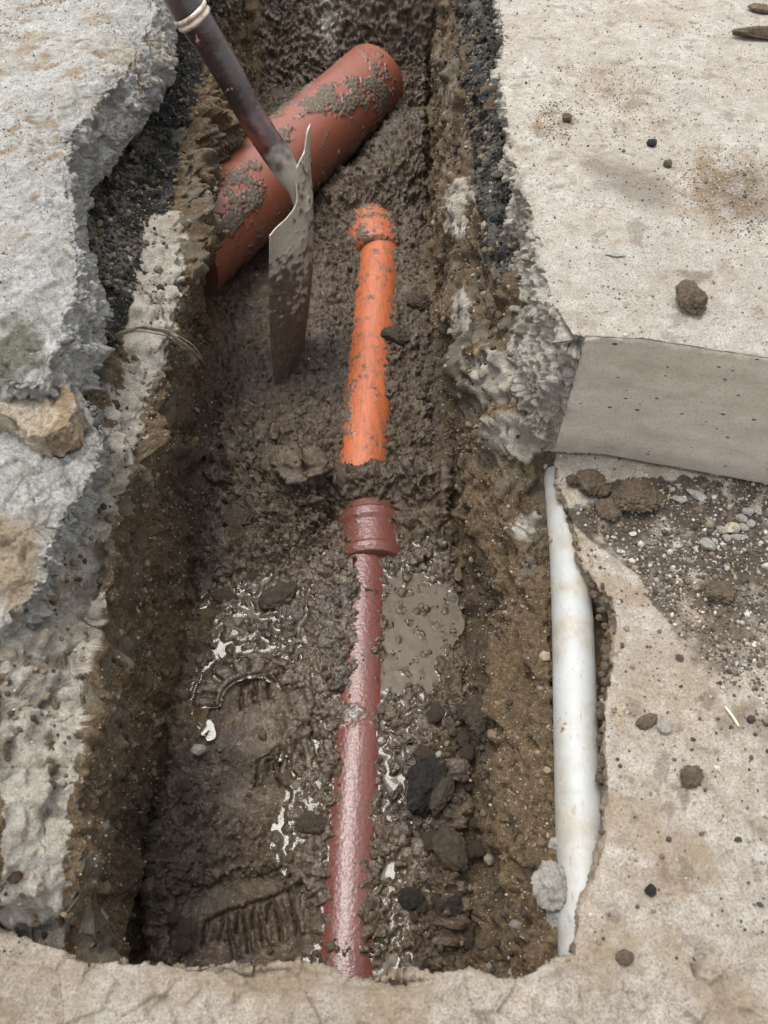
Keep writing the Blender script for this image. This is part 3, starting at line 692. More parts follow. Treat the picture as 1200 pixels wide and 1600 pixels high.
# ---------------------------------------------------------------- pipes
def catmull(P, n):
    P = np.array(P, float); t = np.concatenate([[0], np.cumsum(np.linalg.norm(np.diff(P, axis=0), axis=1))]); t /= t[-1]
    q = np.linspace(0, 1, n); out = np.stack([np.interp(q, t, P[:, k]) for k in range(P.shape[1])], 1)
    for _ in range(max(1, n // 12)):
        out[1:-1] = (out[2:] + 2 * out[1:-1] + out[:-2]) / 4
    return out
def tube(C, r, na, cap=True, a0=0., a1=2 * math.pi, up=(0, 0, 1)):
    """C: n x 3 centres, r: n radii"""
    n = len(C); Tn = np.gradient(C, axis=0); Tn /= np.linalg.norm(Tn, axis=1, keepdims=True)
    S = np.cross(Tn, np.array(up)); S /= np.linalg.norm(S, axis=1, keepdims=True); W = np.cross(S, Tn)
    th = np.linspace(0, 2 * math.pi, na, endpoint=False)
    N = S[:, None] * np.cos(th)[None, :, None] + W[:, None] * np.sin(th)[None, :, None]
    V = C[:, None] + N * np.asarray(r)[:, None, None]
    Fc = gridfaces(n, na, True)
    TH = np.broadcast_to(th[None], (n, na)).ravel(); SS = np.repeat(np.arange(n) / (n - 1), na)
    V = V.reshape(-1, 3); N = N.reshape(-1, 3)
    if cap:
        for row, c in ((0, C[0]), (n - 1, C[-1])):
            ci = len(V); V = np.vstack([V, c]); N = np.vstack([N, (Tn[row] if row else -Tn[0])]); TH = np.append(TH, 0); SS = np.append(SS, row > 0)
            k = np.arange(na); a = row * na + k; b = row * na + (k + 1) % na
            Fc = np.vstack([Fc, np.stack([a, b, np.full(na, ci), np.full(na, ci)], 1)])
    return V, Fc, N, TH, SS
def fixtri(Fc):  # degenerate quads from caps -> keep as triangles
    return Fc
def obj_tube(name, C, r, na, mat, parent=None, dispfn=None, cap=True):
    V, Fc, N, TH, SS = tube(np.array(C), np.array(r), na, False)
    attrs = None
    if dispfn:
        d, attrs = dispfn(V, N, TH, SS); V = V + N * d[:, None]
    o = npmesh(name, V, Fc, mat, parent, attrs)
    if cap:
        n = len(C)
        me = o.data; bm = bmesh.new(); bm.from_mesh(me); bm.verts.ensure_lookup_table()
        bm.faces.new([bm.verts[k] for k in range(na)][::-1]); bm.faces.new([bm.verts[(n - 1) * na + k] for k in range(na)])
        bmesh.ops.recalc_face_normals(bm, faces=bm.faces); bm.to_mesh(me); bm.free()
    return o

def pipe_material(name, col, col2, wet=0., mudcol=None, wetcol=False):
    s = NT(name); mr, mg, mb, ma, _ = s.attr('mask')
    v = s.scalevec((1, .12, 1))
    st = s.noise(190, 6, .7, .3, v); n = s.noise(70, 6, .7)
    c = s.mix(s.ramp(st, [(.46, 0.), (.74, 1.)]), col, col2)
    mud = s.ramp(s.noise(170, 6, .75), [(.32, (.035, .026, .018)), (.5, (.09, .067, .046)), (.7, (.17, .13, .09))])
    c = s.mix(s.math('MULTIPLY', mg, s.ramp(n, [(.3, .25), (.6, 1.)])), c, s.mix(.35, mud, col2))
    c = s.mix(mr, c, mud)
    h = s.math('ADD', s.math('MULTIPLY', s.noise(420, 5, .7), .8), s.math('MULTIPLY', s.noise(170, 4, .6), wet * .9))
    ro = s.math('ADD', .38 - .22 * wet, s.math('MULTIPLY', s.math('MAXIMUM', mr, mg), .35 - .2 * wet), clamp=True)
    return s.done(c, ro, s.bump(h, .0012 + .0012 * wet, 1.0), Specular_IOR_Level=.5 - .3 * wet, Coat_Weight=.15 + .85 * wet, Coat_Roughness=.07, Coat_IOR=1.55, Coat_Normal=s.bump(s.noise(150, 4, .6), .0004 + .0012 * wet, 1.0))
M_ORANGE = pipe_material('orange_plastic', (.46, .115, .038), (.17, .070, .040))
M_BRICK = pipe_material('terracotta_plastic', (.23, .066, .036), (.15, .060, .037))
M_WETRED = pipe_material('wet_red_plastic', (.145, .040, .029), (.095, .042, .031), 1.0)
def crown(pts, zc, r, n):
    """px trace of the pipe's crown line -> centre line"""
    W = []
    for p in pts:
        q = uz(p[0], p[1], zc); W.append((q[0], q[1], zc - r))
    W = sorted(W, key=lambda q: q[1]); return catmull(W, n)
ZC, PR = -.500, .0565
def mudfn(thr, amp, scale=28, seed=0, film=.6, extra=None):
    def f(V, N, TH, SS):
        n = .8 * fbm(V, scale, 4, seed) + .5 * fbm(V, 130, 4, seed + 3)
        px, py = proj(V[:, 0], V[:, 1], V[:, 2])
        low = 1 - N[:, 2]
        m = sst(thr - .06, thr + .12, n + .35 * (low - .6) + (extra(px, py) if extra else 0))
        fl = sst(thr - .55, thr + .1, n + .45 * (low - .5)) * film
        a, b, i = worley(V, 120, seed + 9)
        d = m * (amp * (.5 + .6 * np.clip(1 - a / .7, 0, 1)) + .0015 * fbm(V, 160, 3, seed + 5))
        return d, {'mask': np.stack([m, fl, 0 * m, 0 * m], 1)}
    return f
pr = empty('drain_pipe', tuple(uz(562, 740, -.56)), 'narrow drain pipe along the trench floor, bright orange beyond and wet dark red nearer', 'pipe')
far = crown([(596, 330), (592, 380), (578, 560), (563, 740), (566, 775)], ZC, PR, 420)
obj_tube('pipe_length', far, np.full(len(far), PR), 160, M_ORANGE, pr, mudfn(.30, .004, 38, 601, 1.0, lambda px, py: .35 * np.exp(-((px - 545) / 14.) ** 2) * (py > 480) * (py < 700) * .8))['label'] = 'bright orange pipe length streaked with mud'
nearp = crown([(568, 800), (568, 870), (560, 1100), (548, 1300), (541, 1500), (539, 1620)], ZC, PR, 620)
obj_tube('pipe_length', nearp, np.full(len(nearp), PR), 160, M_WETRED, pr, mudfn(.62, .0025, 40, 621, .75, lambda px, py: .9 * np.exp(-((py - 1122) / 26.) ** 2) + .25 * np.exp(-((py - 980) / 90.) ** 2)))['label'] = 'wet dark red pipe length glistening under thin muddy water'
# sockets: bell with a ridge
def bell(pts, zc, prof, n, mat, fn, label):
    C = crown(pts, zc, .066, n); s_ = np.linspace(0, 1, n)
    r = np.interp(s_, [p[0] for p in prof], [p[1] for p in prof])
    o = obj_tube('socket', C, r, 160, mat, pr, fn); o['label'] = label; return o
bell([(580, 862), (577, 776)], -.492, [(0, .058), (.02, .070), (.10, .0745), (.17, .0745), (.22, .069), (.6, .068), (.68, .075), (.80, .075), (.86, .067), (1, .064)], 110, M_WETRED, mudfn(.30, .005, 26, 641, .9), 'dark red socket joining two pipe lengths under mud')
bell([(586, 372), (578, 312)], -.493, [(0, .058), (.05, .072), (.15, .077), (.45, .077), (.6, .070), (1, .066)], 110, M_ORANGE, mudfn(-.02, .006, 30, 651, .9), 'orange far socket smeared with mud')

bigA, bigB = uz(345, 345, -.42), uz(560, 148, -.42)
dirv = (bigB - bigA); ln = np.linalg.norm(dirv); dirv /= ln
C = np.array([bigA + dirv * t for t in np.linspace(-.17, ln + .09, 420)])
rr_ = np.full(len(C), .106); tt = np.linspace(-.17, ln + .09, 420)
rr_ = rr_ + .004 * (tt < .10)
bigmud = lambda px, py: .75 * ell(px, py, 520, 150, 62, 30, -15, .5) + .6 * ell(px, py, 425, 195, 40, 34, -30, .5) + .75 * ell(px, py, 375, 310, 34, 60, 20, .5) + .5 * ell(px, py, 590, 120, 22, 60, 0, .5) + .0
bp = obj_tube('large_pipe', C, rr_, 300, M_BRICK, None, mudfn(.45, .006, 22, 661, .8, bigmud))
tag(bp, 'wide terracotta coloured pipe crossing the far end of the trench behind the spade', 'pipe')

# white pipe
s = NT('white_plastic'); mr, mg, mb, ma, _ = s.attr('mask')
c = s.ramp(s.noise(14, 5, .6), [(.35, (.29, .27, .225)), (.5, (.345, .345, .325)), (.7, (.38, .40, .41))])
c = s.mix(s.math('MULTIPLY', mg, .6), c, (.42, .33, .20)); c = s.mix(s.ramp(s.noise(160, 5, .7, 0, s.scalevec((1, .3, 1))), [(.58, 0.), (.68, .7)]), c, (.22, .16, .10))
c = s.mix(mr, c, s.ramp(s.noise(220, 5, .75), [(.35, (.06, .045, .03)), (.6, (.2, .155, .11))]))
M_WHITE = s.done(c, s.math('ADD', .48, s.math('MULTIPLY', mr, .4)), s.bump(s.noise(300, 4, .7), .0006), Specular_IOR_Level=.5)
WP = [uz(884, 705, -.295), uz(888, 740, -.295), uz(899, 850, -.295), uz(906, 980, -.295), uz(910, 1100, -.295), uz(916, 1250, -.295), uz(923, 1400, -.295), uz(928, 1500, -.295), uz(932, 1620, -.295)]
WP = [np.array((p[0] - .004, p[1], p[2] - .030)) for p in WP]
C = catmull(WP, 500)
def wfn(V, N, TH, SS):
    px, py = proj(V[:, 0], V[:, 1], V[:, 2]); n = fbm(V, 30, 4, 701) + .3 * fbm(V, 140, 3, 703)
    m = sst(.25, .4, n + .9 * np.exp(-((px - np.interp(py, [700, 850, 1000, 1200, 1400], [890, 925, 945, 948, 950])) / 9.) ** 2) * (py < 1220) * 1.3 - .38 + .5 * (py < 720))
    fl = .85 * sst(.1, .5, n + .5 * np.exp(-((py - 930) / 50.) ** 2) + .3 * (py < 860) - .25)
    a, b, i = worley(V, 150, 705)
    return m * (.003 * (1.2 - a)) + .0002 * fbm(V, 20, 2, 707), {'mask': np.stack([m, fl, 0 * m, 0 * m], 1)}
wp = empty('white_pipe', tuple(WP[3]), 'off-white plastic pipe lying along the trench edge beside the beige concrete', 'pipe')
obj_tube('pipe_length', C, np.full(len(C), .0315), 110, M_WHITE, wp, wfn)
C2 = np.array([C[-1] * (1 - t) + (C[-1] + np.array((-.012, .05, -.015))) * t for t in np.linspace(0, 1, 30)])
C3 = catmull([WP[1] + np.array((-.002, .03, .0)), WP[0] + np.array((-.010, .01, 0)), WP[0] + np.array((-.03, .05, .0))], 40)
obj_tube('socket', C3, np.interp(np.linspace(0, 1, 40), [0, .05, .15, 1], [.030, .034, .0335, .033]), 80, M_WHITE, wp, wfn)

# ---------------------------------------------------------------- spade
s = NT('worn_steel'); mr, mg, mb, ma, _ = s.attr('mask')
steel = s.ramp(s.noise(45, 7, .7, .4), [(.3, (.24, .19, .13)), (.5, (.46, .39, .30)), (.7, (.66, .60, .50))])
rust = s.ramp(s.noise(90, 6, .75), [(.35, (.05, .036, .024)), (.6, (.13, .095, .062)), (.75, (.22, .165, .11))])
c = s.mix(mr, steel, rust); c = s.mix(mg, c, (.55, .50, .42))
M_STEEL = s.done(c, s.math('ADD', .38, s.math('MULTIPLY', mr, .3)), s.bump(s.noise(380, 5, .75), .002), Metallic=s.math('SUBTRACT', .45, s.math('MULTIPLY', mr, .4), clamp=True), Coat_Weight=.25, Coat_Roughness=.25)
s = NT('dark_varnish'); mr, mg, mb, ma, _ = s.attr('mask')
c = s.ramp(s.noise(30, 6, .65, .5), [(.35, (.014, .008, .008)), (.55, (.030, .013, .012)), (.7, (.075, .022, .018))])
c = s.mix(s.ramp(s.noise(48, 4, .6), [(.66, 0.), (.69, .9)]), c, (.36, .25, .17)); c = s.mix(mr, c, (.40, .35, .28)); c = s.mix(mg, c, (.16, .030, .018))
M_VARN = s.done(c, .28, s.bump(s.noise(120, 5, .7), .001), Coat_Weight=.7, Coat_Roughness=.18)
s = NT('collar_metal'); M_COLLAR = s.done(s.ramp(s.noise(60, 5, .7), [(.35, (.30, .22, .16)), (.6, (.62, .52, .43))]), .35, s.bump(s.noise(250, 4), .0008), Metallic=.6)
sp = empty('spade', tuple(uy(430, 590, 1.275)), 'long narrow muddy spade standing upright in the trench before the wide pipe', 'spade')
# blade
nu, nv = 90, 200
uu = np.linspace(0, 1, nu); vv = np.linspace(0, 1.12, nv)
top_t = [(0, 421, 370), (.10, 427, 356), (.22, 441, 341), (.34, 453, 322), (.42, 456, 300), (.50, 449, 272), (.60, 458, 252), (.72, 465, 243), (.82, 471, 234), (.88, 474, 206), (1, 486, 191)]
def blade_pt(u, v):
    us_ = np.clip(u + np.linspace(-.05, .05, 7), 0, 1); tx = np.interp(us_, [t[0] for t in top_t], [t[1] for t in top_t]).mean(); ty = np.interp(us_, [t[0] for t in top_t], [t[2] for t in top_t]).mean()
    bx = 428 + 42 * u - 0 * u; by = 592 - 87 * u
    a = uy(tx, ty, 1.323 + .17 * u); b = uy(bx, by, 1.275 + .155 * u)
    p = a * (1 - v) + b * v
    bulge = math.sin(math.pi * min(1, max(0, u))) ** .8 * (.030 + .016 * math.sin(math.pi * min(v, 1)))
    p = p + np.array((bulge, .0, 0.0)) * (1 - .6 * max(0, 1 - v * 5)) + np.array((-.006 * math.sin(math.pi * min(v, 1)), 0, 0)) * (1 - u)
    return p
front = np.array([[blade_pt(u, v) for u in uu] for v in vv])
FV = front.reshape(-1, 3); FF = gridfaces(nv, nu); FN = vnormals(FV, FF)
FV = FV + FN * (.0012 * fbm(FV, 18, 3, 801))[:, None]
mudk = sst(-.35, .25, 1.0 * fbm(FV, 70, 5, 803) + .6 * fbm(FV, 14, 2, 804) + 2.2 * (np.repeat(vv, nu) - .30)); thick = mudk * (.0015 + .0035 * np.clip(fbm(FV, 45, 4, 805), 0, 1)); eu = np.tile(uu, nv); thick *= sst(0, .08, eu) * sst(1, .86, eu) * sst(0, .06, np.repeat(vv, nu))
A_ = FV + FN * (.0016 + thick)[:, None]; B2 = FV - FN * (.0016 + thick)[:, None]
n0 = len(FV); idx = np.arange(n0).reshape(nv, nu)
rimi = np.concatenate([idx[0, :], idx[1:, -1], idx[-1, :-1][::-1], idx[1:-1, 0][::-1]]); r2 = np.roll(rimi, -1)
allF = np.vstack([FF, FF[:, ::-1] + n0, np.stack([rimi, rimi + n0, r2 + n0, r2], 1)])
mk = np.concatenate([mudk, mudk]); bright = np.concatenate([(1 - mudk) * .6] * 2)
npmesh('blade', np.vstack([A_, B2]), allF, M_STEEL, sp, {'mask': np.stack([mk, bright, 0 * mk, 0 * mk], 1)})
# neck: from the blade up to the collar
neck_px = [(475, 385, 1.405, 2.5), (473, 350, 1.41, 5), (463, 300, 1.415, 11), (452, 275, 1.42, 18), (437, 248, 1.425, 22), (412, 212, 1.43, 21.5), (388, 172, 1.44, 22), (362, 122, 1.445, 23), (335, 78, 1.45, 24), (312, 42, 1.45, 26), (304, 30, 1.45, 27)]
P4 = []
for a, b, Y, r in neck_px:
    q = uy(a, b, Y); ax = Y * CP - (q[2] - H) * SP; P4.append((*q, r * ax / FPX))
Cn = catmull(P4, 260)
def nfn(V, N, TH, SS):
    bare = sst(.50, .34, SS + .10 * fbm(V, 30, 3, 811)); red = sst(.46, .52, SS) * (1 - sst(.55, .7, SS)) * .7
    return .0006 * fbm(V, 40, 3, 813), {'mask': np.stack([bare, red * sst(-.2, .3, fbm(V, 25, 3, 815)), 0 * bare, 0 * bare], 1)}
obj_tube('neck', Cn[:, :3], Cn[:, 3], 72, M_VARN, sp, nfn)
top_d = (Cn[-1, :3] - Cn[-30, :3]); top_d /= np.linalg.norm(top_d); base = Cn[-1, :3]
r0_ = Cn[-1, 3]
Cc = np.array([base + top_d * t for t in np.linspace(-.004, .016, 24)])
obj_tube('collar', Cc, r0_ + np.interp(np.linspace(0, 1, 24), [0, .15, .3, .45, .55, .7, .85, 1], [.0005, .003, .003, .001, .001, .0035, .0035, .001]), 72, M_COLLAR, sp)
Ch = np.array([base + top_d * t for t in np.linspace(.012, .62, 90)])
def hfn(V, N, TH, SS): return .0003 * fbm(V, 30, 2, 821), {'mask': np.zeros((len(V), 4))}
obj_tube('handle', Ch, np.interp(np.linspace(0, 1, 90), [0, .1, 1], [r0_ + .001, r0_ * .9, r0_ * .62]), 64, M_VARN, sp, hfn)
e_ = Ch[-1]; sdv = np.cross(top_d, (0, 1, 0)); sdv /= np.linalg.norm(sdv)
Cg = np.array([e_ + sdv * t for t in np.linspace(-.055, .055, 40)])
obj_tube('grip', Cg, .017 * np.sqrt(np.clip(1 - (np.linspace(-1, 1, 40) * .96) ** 8, .05, 1)), 40, M_VARN, sp, hfn)

# ---------------------------------------------------------------- rocks and clods
def rockshape(sub, seed, ang=.5, flat=1.):
    bm = bmesh.new(); bmesh.ops.create_icosphere(bm, subdivisions=sub, radius=1)
    V = np.array([v.co[:] for v in bm.verts]); Fc = np.array([[v.index for v in f.verts] for f in bm.faces]); bm.free()
    rg = np.random.default_rng(seed)
    for _ in range(int(10 * ang) + 3):     # planar cuts make it angular
        n = rg.normal(size=3); n /= np.linalg.norm(n); dcut = rg.uniform(.62, .9)
        dd = V @ n - dcut; V = V - n[None] * np.clip(dd, 0, None)[:, None] * .92
    N = V / np.linalg.norm(V, axis=1, keepdims=True)
    V = V + N * (.13 * fbm(V, 1.6, 3, seed) + .05 * fbm(V, 6, 3, seed + 1))[:, None]
    return V, Fc
def rock(name, pxy, z, rad, mat, label, cat, seed, sub=5, scale=(1, 1, 1), rot=(0, 0, 0), ang=.5, lumpy=.14, group=None, sink=.3):
    V, Fc = rockshape(sub, seed, ang)
    if lumpy:
        N = V / np.linalg.norm(V, axis=1, keepdims=True); a, b, i = worley(V, 4.5, seed + 3)
        V = V + N * (lumpy * (.6 - a) + lumpy * .5 * fbm(V, 9, 3, seed + 5))[:, None]
    V = V * np.array(scale) * rad
    M = np.array(Matrix.Rotation(rot[2], 3, 'Z') @ Matrix.Rotation(rot[1], 3, 'Y') @ Matrix.Rotation(rot[0], 3, 'X')); V = V @ M.T
    lowest = V[:, 2].min(); p = uz(pxy[0], pxy[1], z); 
    o = npmesh(name, V, Fc, mat); o.location = (p[0], p[1], z - lowest * (1 - sink) )
    return tag(o, label, cat, group)
Tq = dens(wpoly([(-50, 604), (0, 592), (58, 597), (112, 610), (120, 638), (108, 668), (72, 684), (48, 686), (28, 662), (0, 648), (-50, 640)], -.035), .008)
cq = np.mean(Tq, 0); Bq = [cq + (p - cq) * 1.04 for p in Tq]
def fQ(P, N):
    n1 = fbm(P, 40, 4, 640); top = N[:, 2] > .5
    d = .006 * facets(P, 30, 641) + .003 * facets(P, 85, 642) + .0012 * fbm(P, 120, 3, 643)
    px, py = proj(P[:, 0], P[:, 1], P[:, 2]); qx = px + 30 * n1
    st = np.maximum(ell(qx, py, 100, 640, 22, 60, 10, .4), .7 * ell(qx, py, 40, 608, 20, 10, 0, .5))
    return P + N * d[:, None], np.stack([0 * st, .25 * sst(.3, .5, n1), 0 * st, 0 * st], 1) + np.stack([st, 0 * st, 0 * st, 0 * st], 1)
M_CHUNK = concrete_material('rusty_concrete', (.34, .28, .21), (.50, .44, .36), (.62, .58, .52), (.45, .27, .11))
slab('concrete_chunk', [lerpring(Tq, Bq, 0, -.030), lerpring(Tq, Bq, .3, -.04), lerpring(Tq, Bq, 1, -.058), lerpring(Tq, Bq, .4, -.074)], .0015, M_CHUNK, fQ, 'tan broken concrete chunk with rusty edge, lying on the smaller left slab', 'rubble')
rock('soil_clod', (1076, 478), 0, .024, M_CLOD, 'pointed dark soil clod on the pale slab above its front face', 'clod', 22, 5, (.85, 1.15, .6), (.3, 0, .3), .6, .2, sink=.15)
rock('soil_clod', (1185, 60), 0, .050, M_CLOD, 'long flat dark clod at the top right corner of the pale slab', 'clod', 23, 5, (1.1, .32, .28), (0, 0, -.05), .7, .1, sink=.2)
rock('soil_clod', (1190, 18), 0, .028, M_CLOD, 'small brown clod above the long flat clod, top right', 'clod', 24, 4, (1.1, .6, .3), (0, 0, -.3), .6, .1, sink=.2)
rock('pebble', (1018, 227), 0, .0095, M_COAL, 'small dark round pebble on the pale right slab', 'pebble', 25, 4, (1, .9, .7), sink=.15)
rock('pebble', (1043, 260), 0, .0085, M_CLOD, 'small brown pebble beside the brown stain on the right slab', 'pebble', 26, 4, (1, .9, .7), sink=.15)
rock('pebble', (885, 190), 0, .011, M_CLOD, 'brown pebble on the sandy patch near the slab edge', 'pebble', 27, 4, (1, .9, .8), sink=.2)
rock('soil_clod', (918, 762), -.265, .024, M_CLOD, 'crumbly brown clod below the left end of the formed face', 'clod', 28, 5, (1, .95, .7), (0, 0, .4), .4, .28, sink=.2)
rock('soil_clod', (893, 756), -.265, .012, M_CLOD, 'tiny brown clod between white pipe and the crumbly clod', 'clod', 29, 5, (1, .9, .8), (0, 0, .4), .4, .28, sink=.2)
rock('soil_clod', (940, 772), -.265, .012, M_CLOD, 'small clod squeezed between two larger clods below the face', 'clod', 30, 5, (1.1, .9, .8), (0, 0, .9), .4, .28, sink=.2)
rock('soil_clod', (990, 782), -.265, .037, M_CLOD, 'broad flattened brown clod below the formed face', 'clod', 31, 6, (1.1, .85, .42), (0, 0, .2), .4, .3, sink=.25)
rock('soil_clod', (950, 800), -.265, .022, M_CLOD, 'low crumbled clod just left of the broad flattened clod', 'clod', 32, 5, (1.1, .85, .4), (0, 0, -.5), .4, .3, sink=.3)
rock('soil_clod', (1078, 1215), -.265, .015, M_CLOD, 'brown splattered clod alone on the lower concrete at right', 'clod', 33, 5, (1.1, .8, .4), (0, 0, .5), .3, .35, sink=.2)
rock('soil_clod', (975, 1497), -.265, .0095, M_CLOD, 'reddish brown clod near the bottom edge by the pipe end', 'clod', 34, 4, (1.1, .8, .5), (0, 0, .1), .3, .2, sink=.2)
rock('pebble', (1014, 1392), -.265, .0072, M_COAL, 'dark round pebble on the lower concrete near the bottom right', 'pebble', 35, 4, (1, 1, .8), sink=.1)
rock('pebble', (1036, 1140), -.265, .0095, M_ROCK, 'pale pebble with a brown crumb on lower concrete', 'pebble', 36, 4, (1.1, .8, .7), sink=.2)
rock('soil_clod', (1010, 1128), -.265, .012, M_CLOD, 'flat brown crumb touching the pale pebble', 'clod', 37, 4, (1.3, .7, .4), (0, 0, .4), .3, .3, sink=.3)
rock('soil_clod', (1125, 928), -.265, .022, M_CLOD, 'rusty brown clod on gravelly soil at right', 'clod', 38, 5, (1.2, .85, .4), (0, 0, .3), .3, .3, sink=.3)
rock('stone', (1060, 782), -.265, .0125, M_ROCK, 'white angular chip on dark gravel below the formed face', 'stone', 39, 4, (1.1, .6, .4), (0, 0, -.2), .9)
rock('stone', (1088, 776), -.265, .018, M_ROCK, 'grey leaf-shaped chip beside the white angular chip', 'stone', 40, 4, (1.2, .45, .3), (0, 0, -.7), .9)
for k, (x, y, r) in enumerate([(1158, 812, .010), (1170, 802, .008), (1145, 830, .010), (1160, 826, .009), (1172, 820, .008), (1181, 800, .010), (1126, 830, .009), (1134, 842, .008)]):
    rock('stone', (x, y), -.265, r, M_ROCK, 'one of the small pale pebbles clustered on the dark gravel', 'stone', 50 + k, 3, (1, .85, .7), (0, 0, k), .8, group='cluster of pale pebbles')
rock('stone', (1103, 853), -.265, .014, M_ROCK, 'pale grey stone left of the pebble cluster', 'stone', 60, 4, (.8, 1, .6), (0, 0, .4), .8)
rock('stone', (1150, 841), -.265, .015, M_ROCK, 'flat white shell-like chip under the pebble cluster', 'stone', 61, 4, (1.2, .35, .25), (0, 0, .05), .6)
rock('stone', (1142, 828), -.265, .011, M_TANROCK, 'rusty orange pebble within the pale pebble cluster', 'stone', 62, 4, (1.2, .9, .6), (0, 0, .5), .6)
rock('stone', (1126, 927), -.262, .008, M_ROCK, 'white pebble pressed into the rusty clod', 'stone', 63, 3, (1, .8, .7), (0, 0, .5), .8)
# stones by the pipe near the lip
rock('stone', (860, 1384), -.335, .033, M_ROCK, 'pale angular stone wedged against the lower end of the white pipe', 'stone', 71, 5, (.85, .95, .8), (.3, 0, .2), .9)
rock('stone', (874, 1335), -.345, .020, M_ROCK, 'small cream stone tucked behind the pale angular one', 'stone', 72, 4, (.8, 1.1, .8), (.3, 0, .2), .9)
rock('stone', (874, 1450), -.37, .036, M_ROCK, 'tall pale stone below the angular stone beside the pipe end', 'stone', 73, 5, (.55, 1.2, .9), (.2, 0, .1), .9)
rock('stone', (858, 1478), -.41, .022, M_TANROCK, 'tan stone in the corner between pipe and foreground lip', 'stone', 74, 4, (1.1, .8, .7), (.2, 0, .1), .9)
rock('stone', (130, 522), -.13, .022, M_ROCK, 'blue grey stone under the edge of the large left slab', 'stone', 75, 5, (1.1, .8, .8), (.2, 0, .1), .9)
# in the trench
rock('mud_clod', (617, 535), -.53, .034, M_CLODW, 'large brown mud clod leaning on the orange pipe', 'clod', 81, 6, (1.0, .85, .65), (0, .2, .1), .5, .16, sink=.2)
rock('mud_clod', (652, 478), -.54, .036, M_CLODW, 'wide mud clod beyond the one leaning on the pipe', 'clod', 82, 6, (.95, .9, .5), (0, .1, .5), .5, .16, sink=.25)
rock('coal_lump', (664, 1230), -.51, .046, M_COAL, 'large black wet lump right of the near pipe', 'rock', 83, 6, (.8, 1.0, .6), (0, .1, -.3), .7, .1, sink=.3)
rock('coal_lump', (640, 1405), -.51, .021, M_COAL, 'smaller black lump lower right of the near pipe', 'rock', 84, 5, (1, .8, .7), (0, .1, -.3), .7, .1, sink=.3)
rock('coal_lump', (706, 1420), -.50, .018, M_COAL, 'small black lump near the right wall foot', 'rock', 85, 5, (1, .8, .7), (0, .1, .3), .7, .1, sink=.3)
rock('mud_clod', (485, 1288), -.515, .024, M_CLODW, 'flat brown mud clod against the left of the near pipe', 'clod', 86, 5, (1.1, .8, .6), (0, 0, -.2), .5, .2, sink=.3)
rock('mud_clod', (690, 1245), -.50, .030, M_CLODW, 'brown upright clod on the right of the black lump', 'clod', 87, 5, (.55, 1.1, .7), (0, 0, -.4), .6, .1, sink=.2)
rock('mud_clod', (705, 1330), -.50, .030, M_CLODW, 'brown clod between black lumps and the right wall', 'clod', 88, 5, (.8, 1.1, .6), (0, 0, .6), .6, .15, sink=.25)
rock('mud_clod', (375, 818), -.52, .030, M_CLODW, 'rounded mud clod left of the muddy socket', 'clod', 89, 5, (1, .9, .7), (0, 0, .6), .5, .2, sink=.3)
rock('mud_clod', (425, 800), -.52, .034, M_CLODW, 'angular mud clod nearest the muddy socket', 'clod', 90, 5, (1, .9, .7), (0, 0, .1), .8, .15, sink=.3)
rock('mud_clod', (435, 935), -.52, .032, M_CLODW, 'long brown clod at the left shore of the puddle', 'clod', 91, 5, (1.2, .7, .6), (0, 0, .7), .6, .15, sink=.3)
rock('mud_clod', (352, 935), -.52, .022, M_CLODW, 'small clod inside the left side pool', 'clod', 92, 5, (1.1, .8, .6), (0, 0, .1), .6, .15, sink=.35)
rock('stone', (312, 1173), -.50, .013, M_ROCK, 'small white stone beside the boot print', 'stone', 93, 4, (1, .7, .7), (0, 0, .2), .8)
rock('stone', (622, 752), -.50, .006, M_ROCK, 'tiny pale pebble on the mud above the socket', 'stone', 94, 3)
rock('stone', (686, 1180), -.495, .006, M_ROCK, 'tiny white pebble above the black lump', 'stone', 95, 3)
rock('stone', (770, 1076), -.47, .013, M_ROCK, 'grey pebble at the foot of the right wall', 'stone', 96, 4, (.7, 1, .6))
rock('mud_clod', (755, 1130), -.485, .040, M_CLODW, 'big lumpy clod at the foot of the right wall below the grey pebble', 'clod', 97, 6, (.9, 1, .6), (0, -.3, .1), .5, .25, sink=.25)

def clod_group(spots, mat, label, group, seed, size):
    proto = None; rg = random.Random(seed)
    for k, (x, y, z) in enumerate(spots):
        if proto is None or k % 4 == 0:
            V_, F_ = rockshape(4, seed + k, .5); N_ = V_ / np.linalg.norm(V_, axis=1, keepdims=True); a, b, i = worley(V_, 3.5, seed + k)
            o = npmesh('mud_clod', (V_ + N_ * (.22 * (.6 - a) + .13 * facets(V_, 2.2, seed) + .07 * facets(V_, 5., seed + 1) + .14 * fbm(V_, 7, 3, seed))[:, None]), F_, mat); proto = o
        else:
            o = proto.copy(); COL.objects.link(o)
        r = size * rg.uniform(.55, 1.25); o.scale = (r, r * rg.uniform(.7, 1.2), r * rg.uniform(.4, .65)); o.rotation_euler = (rg.uniform(-.3, .3), rg.uniform(-.3, .3), rg.uniform(0, 6))
        p = uz(x, y, z); o.location = (p[0], p[1], z + r * .02); tag(o, label, 'clod', group)
_r = random.Random(3)
clod_group([(_r.uniform(645, 765), _r.uniform(1090, 1500), -.50) for _ in range(40)], M_CLODW, 'one of the brown clods strewn between the near pipe and the right wall', 'clods strewn along the right wall foot', 500, .012)
clod_group([(_r.uniform(335, 515), _r.uniform(775, 905), -.515) for _ in range(34)], M_CLODW, 'one of the mud clods heaped left of the dark red socket', 'clods heaped left of the socket', 540, .012)
clod_group([(_r.uniform(640, 712), _r.uniform(740, 900), -.515) for _ in range(16)], M_CLODW, 'one of the mud clods heaped right of the dark red socket', 'clods heaped right of the socket', 560, .011)
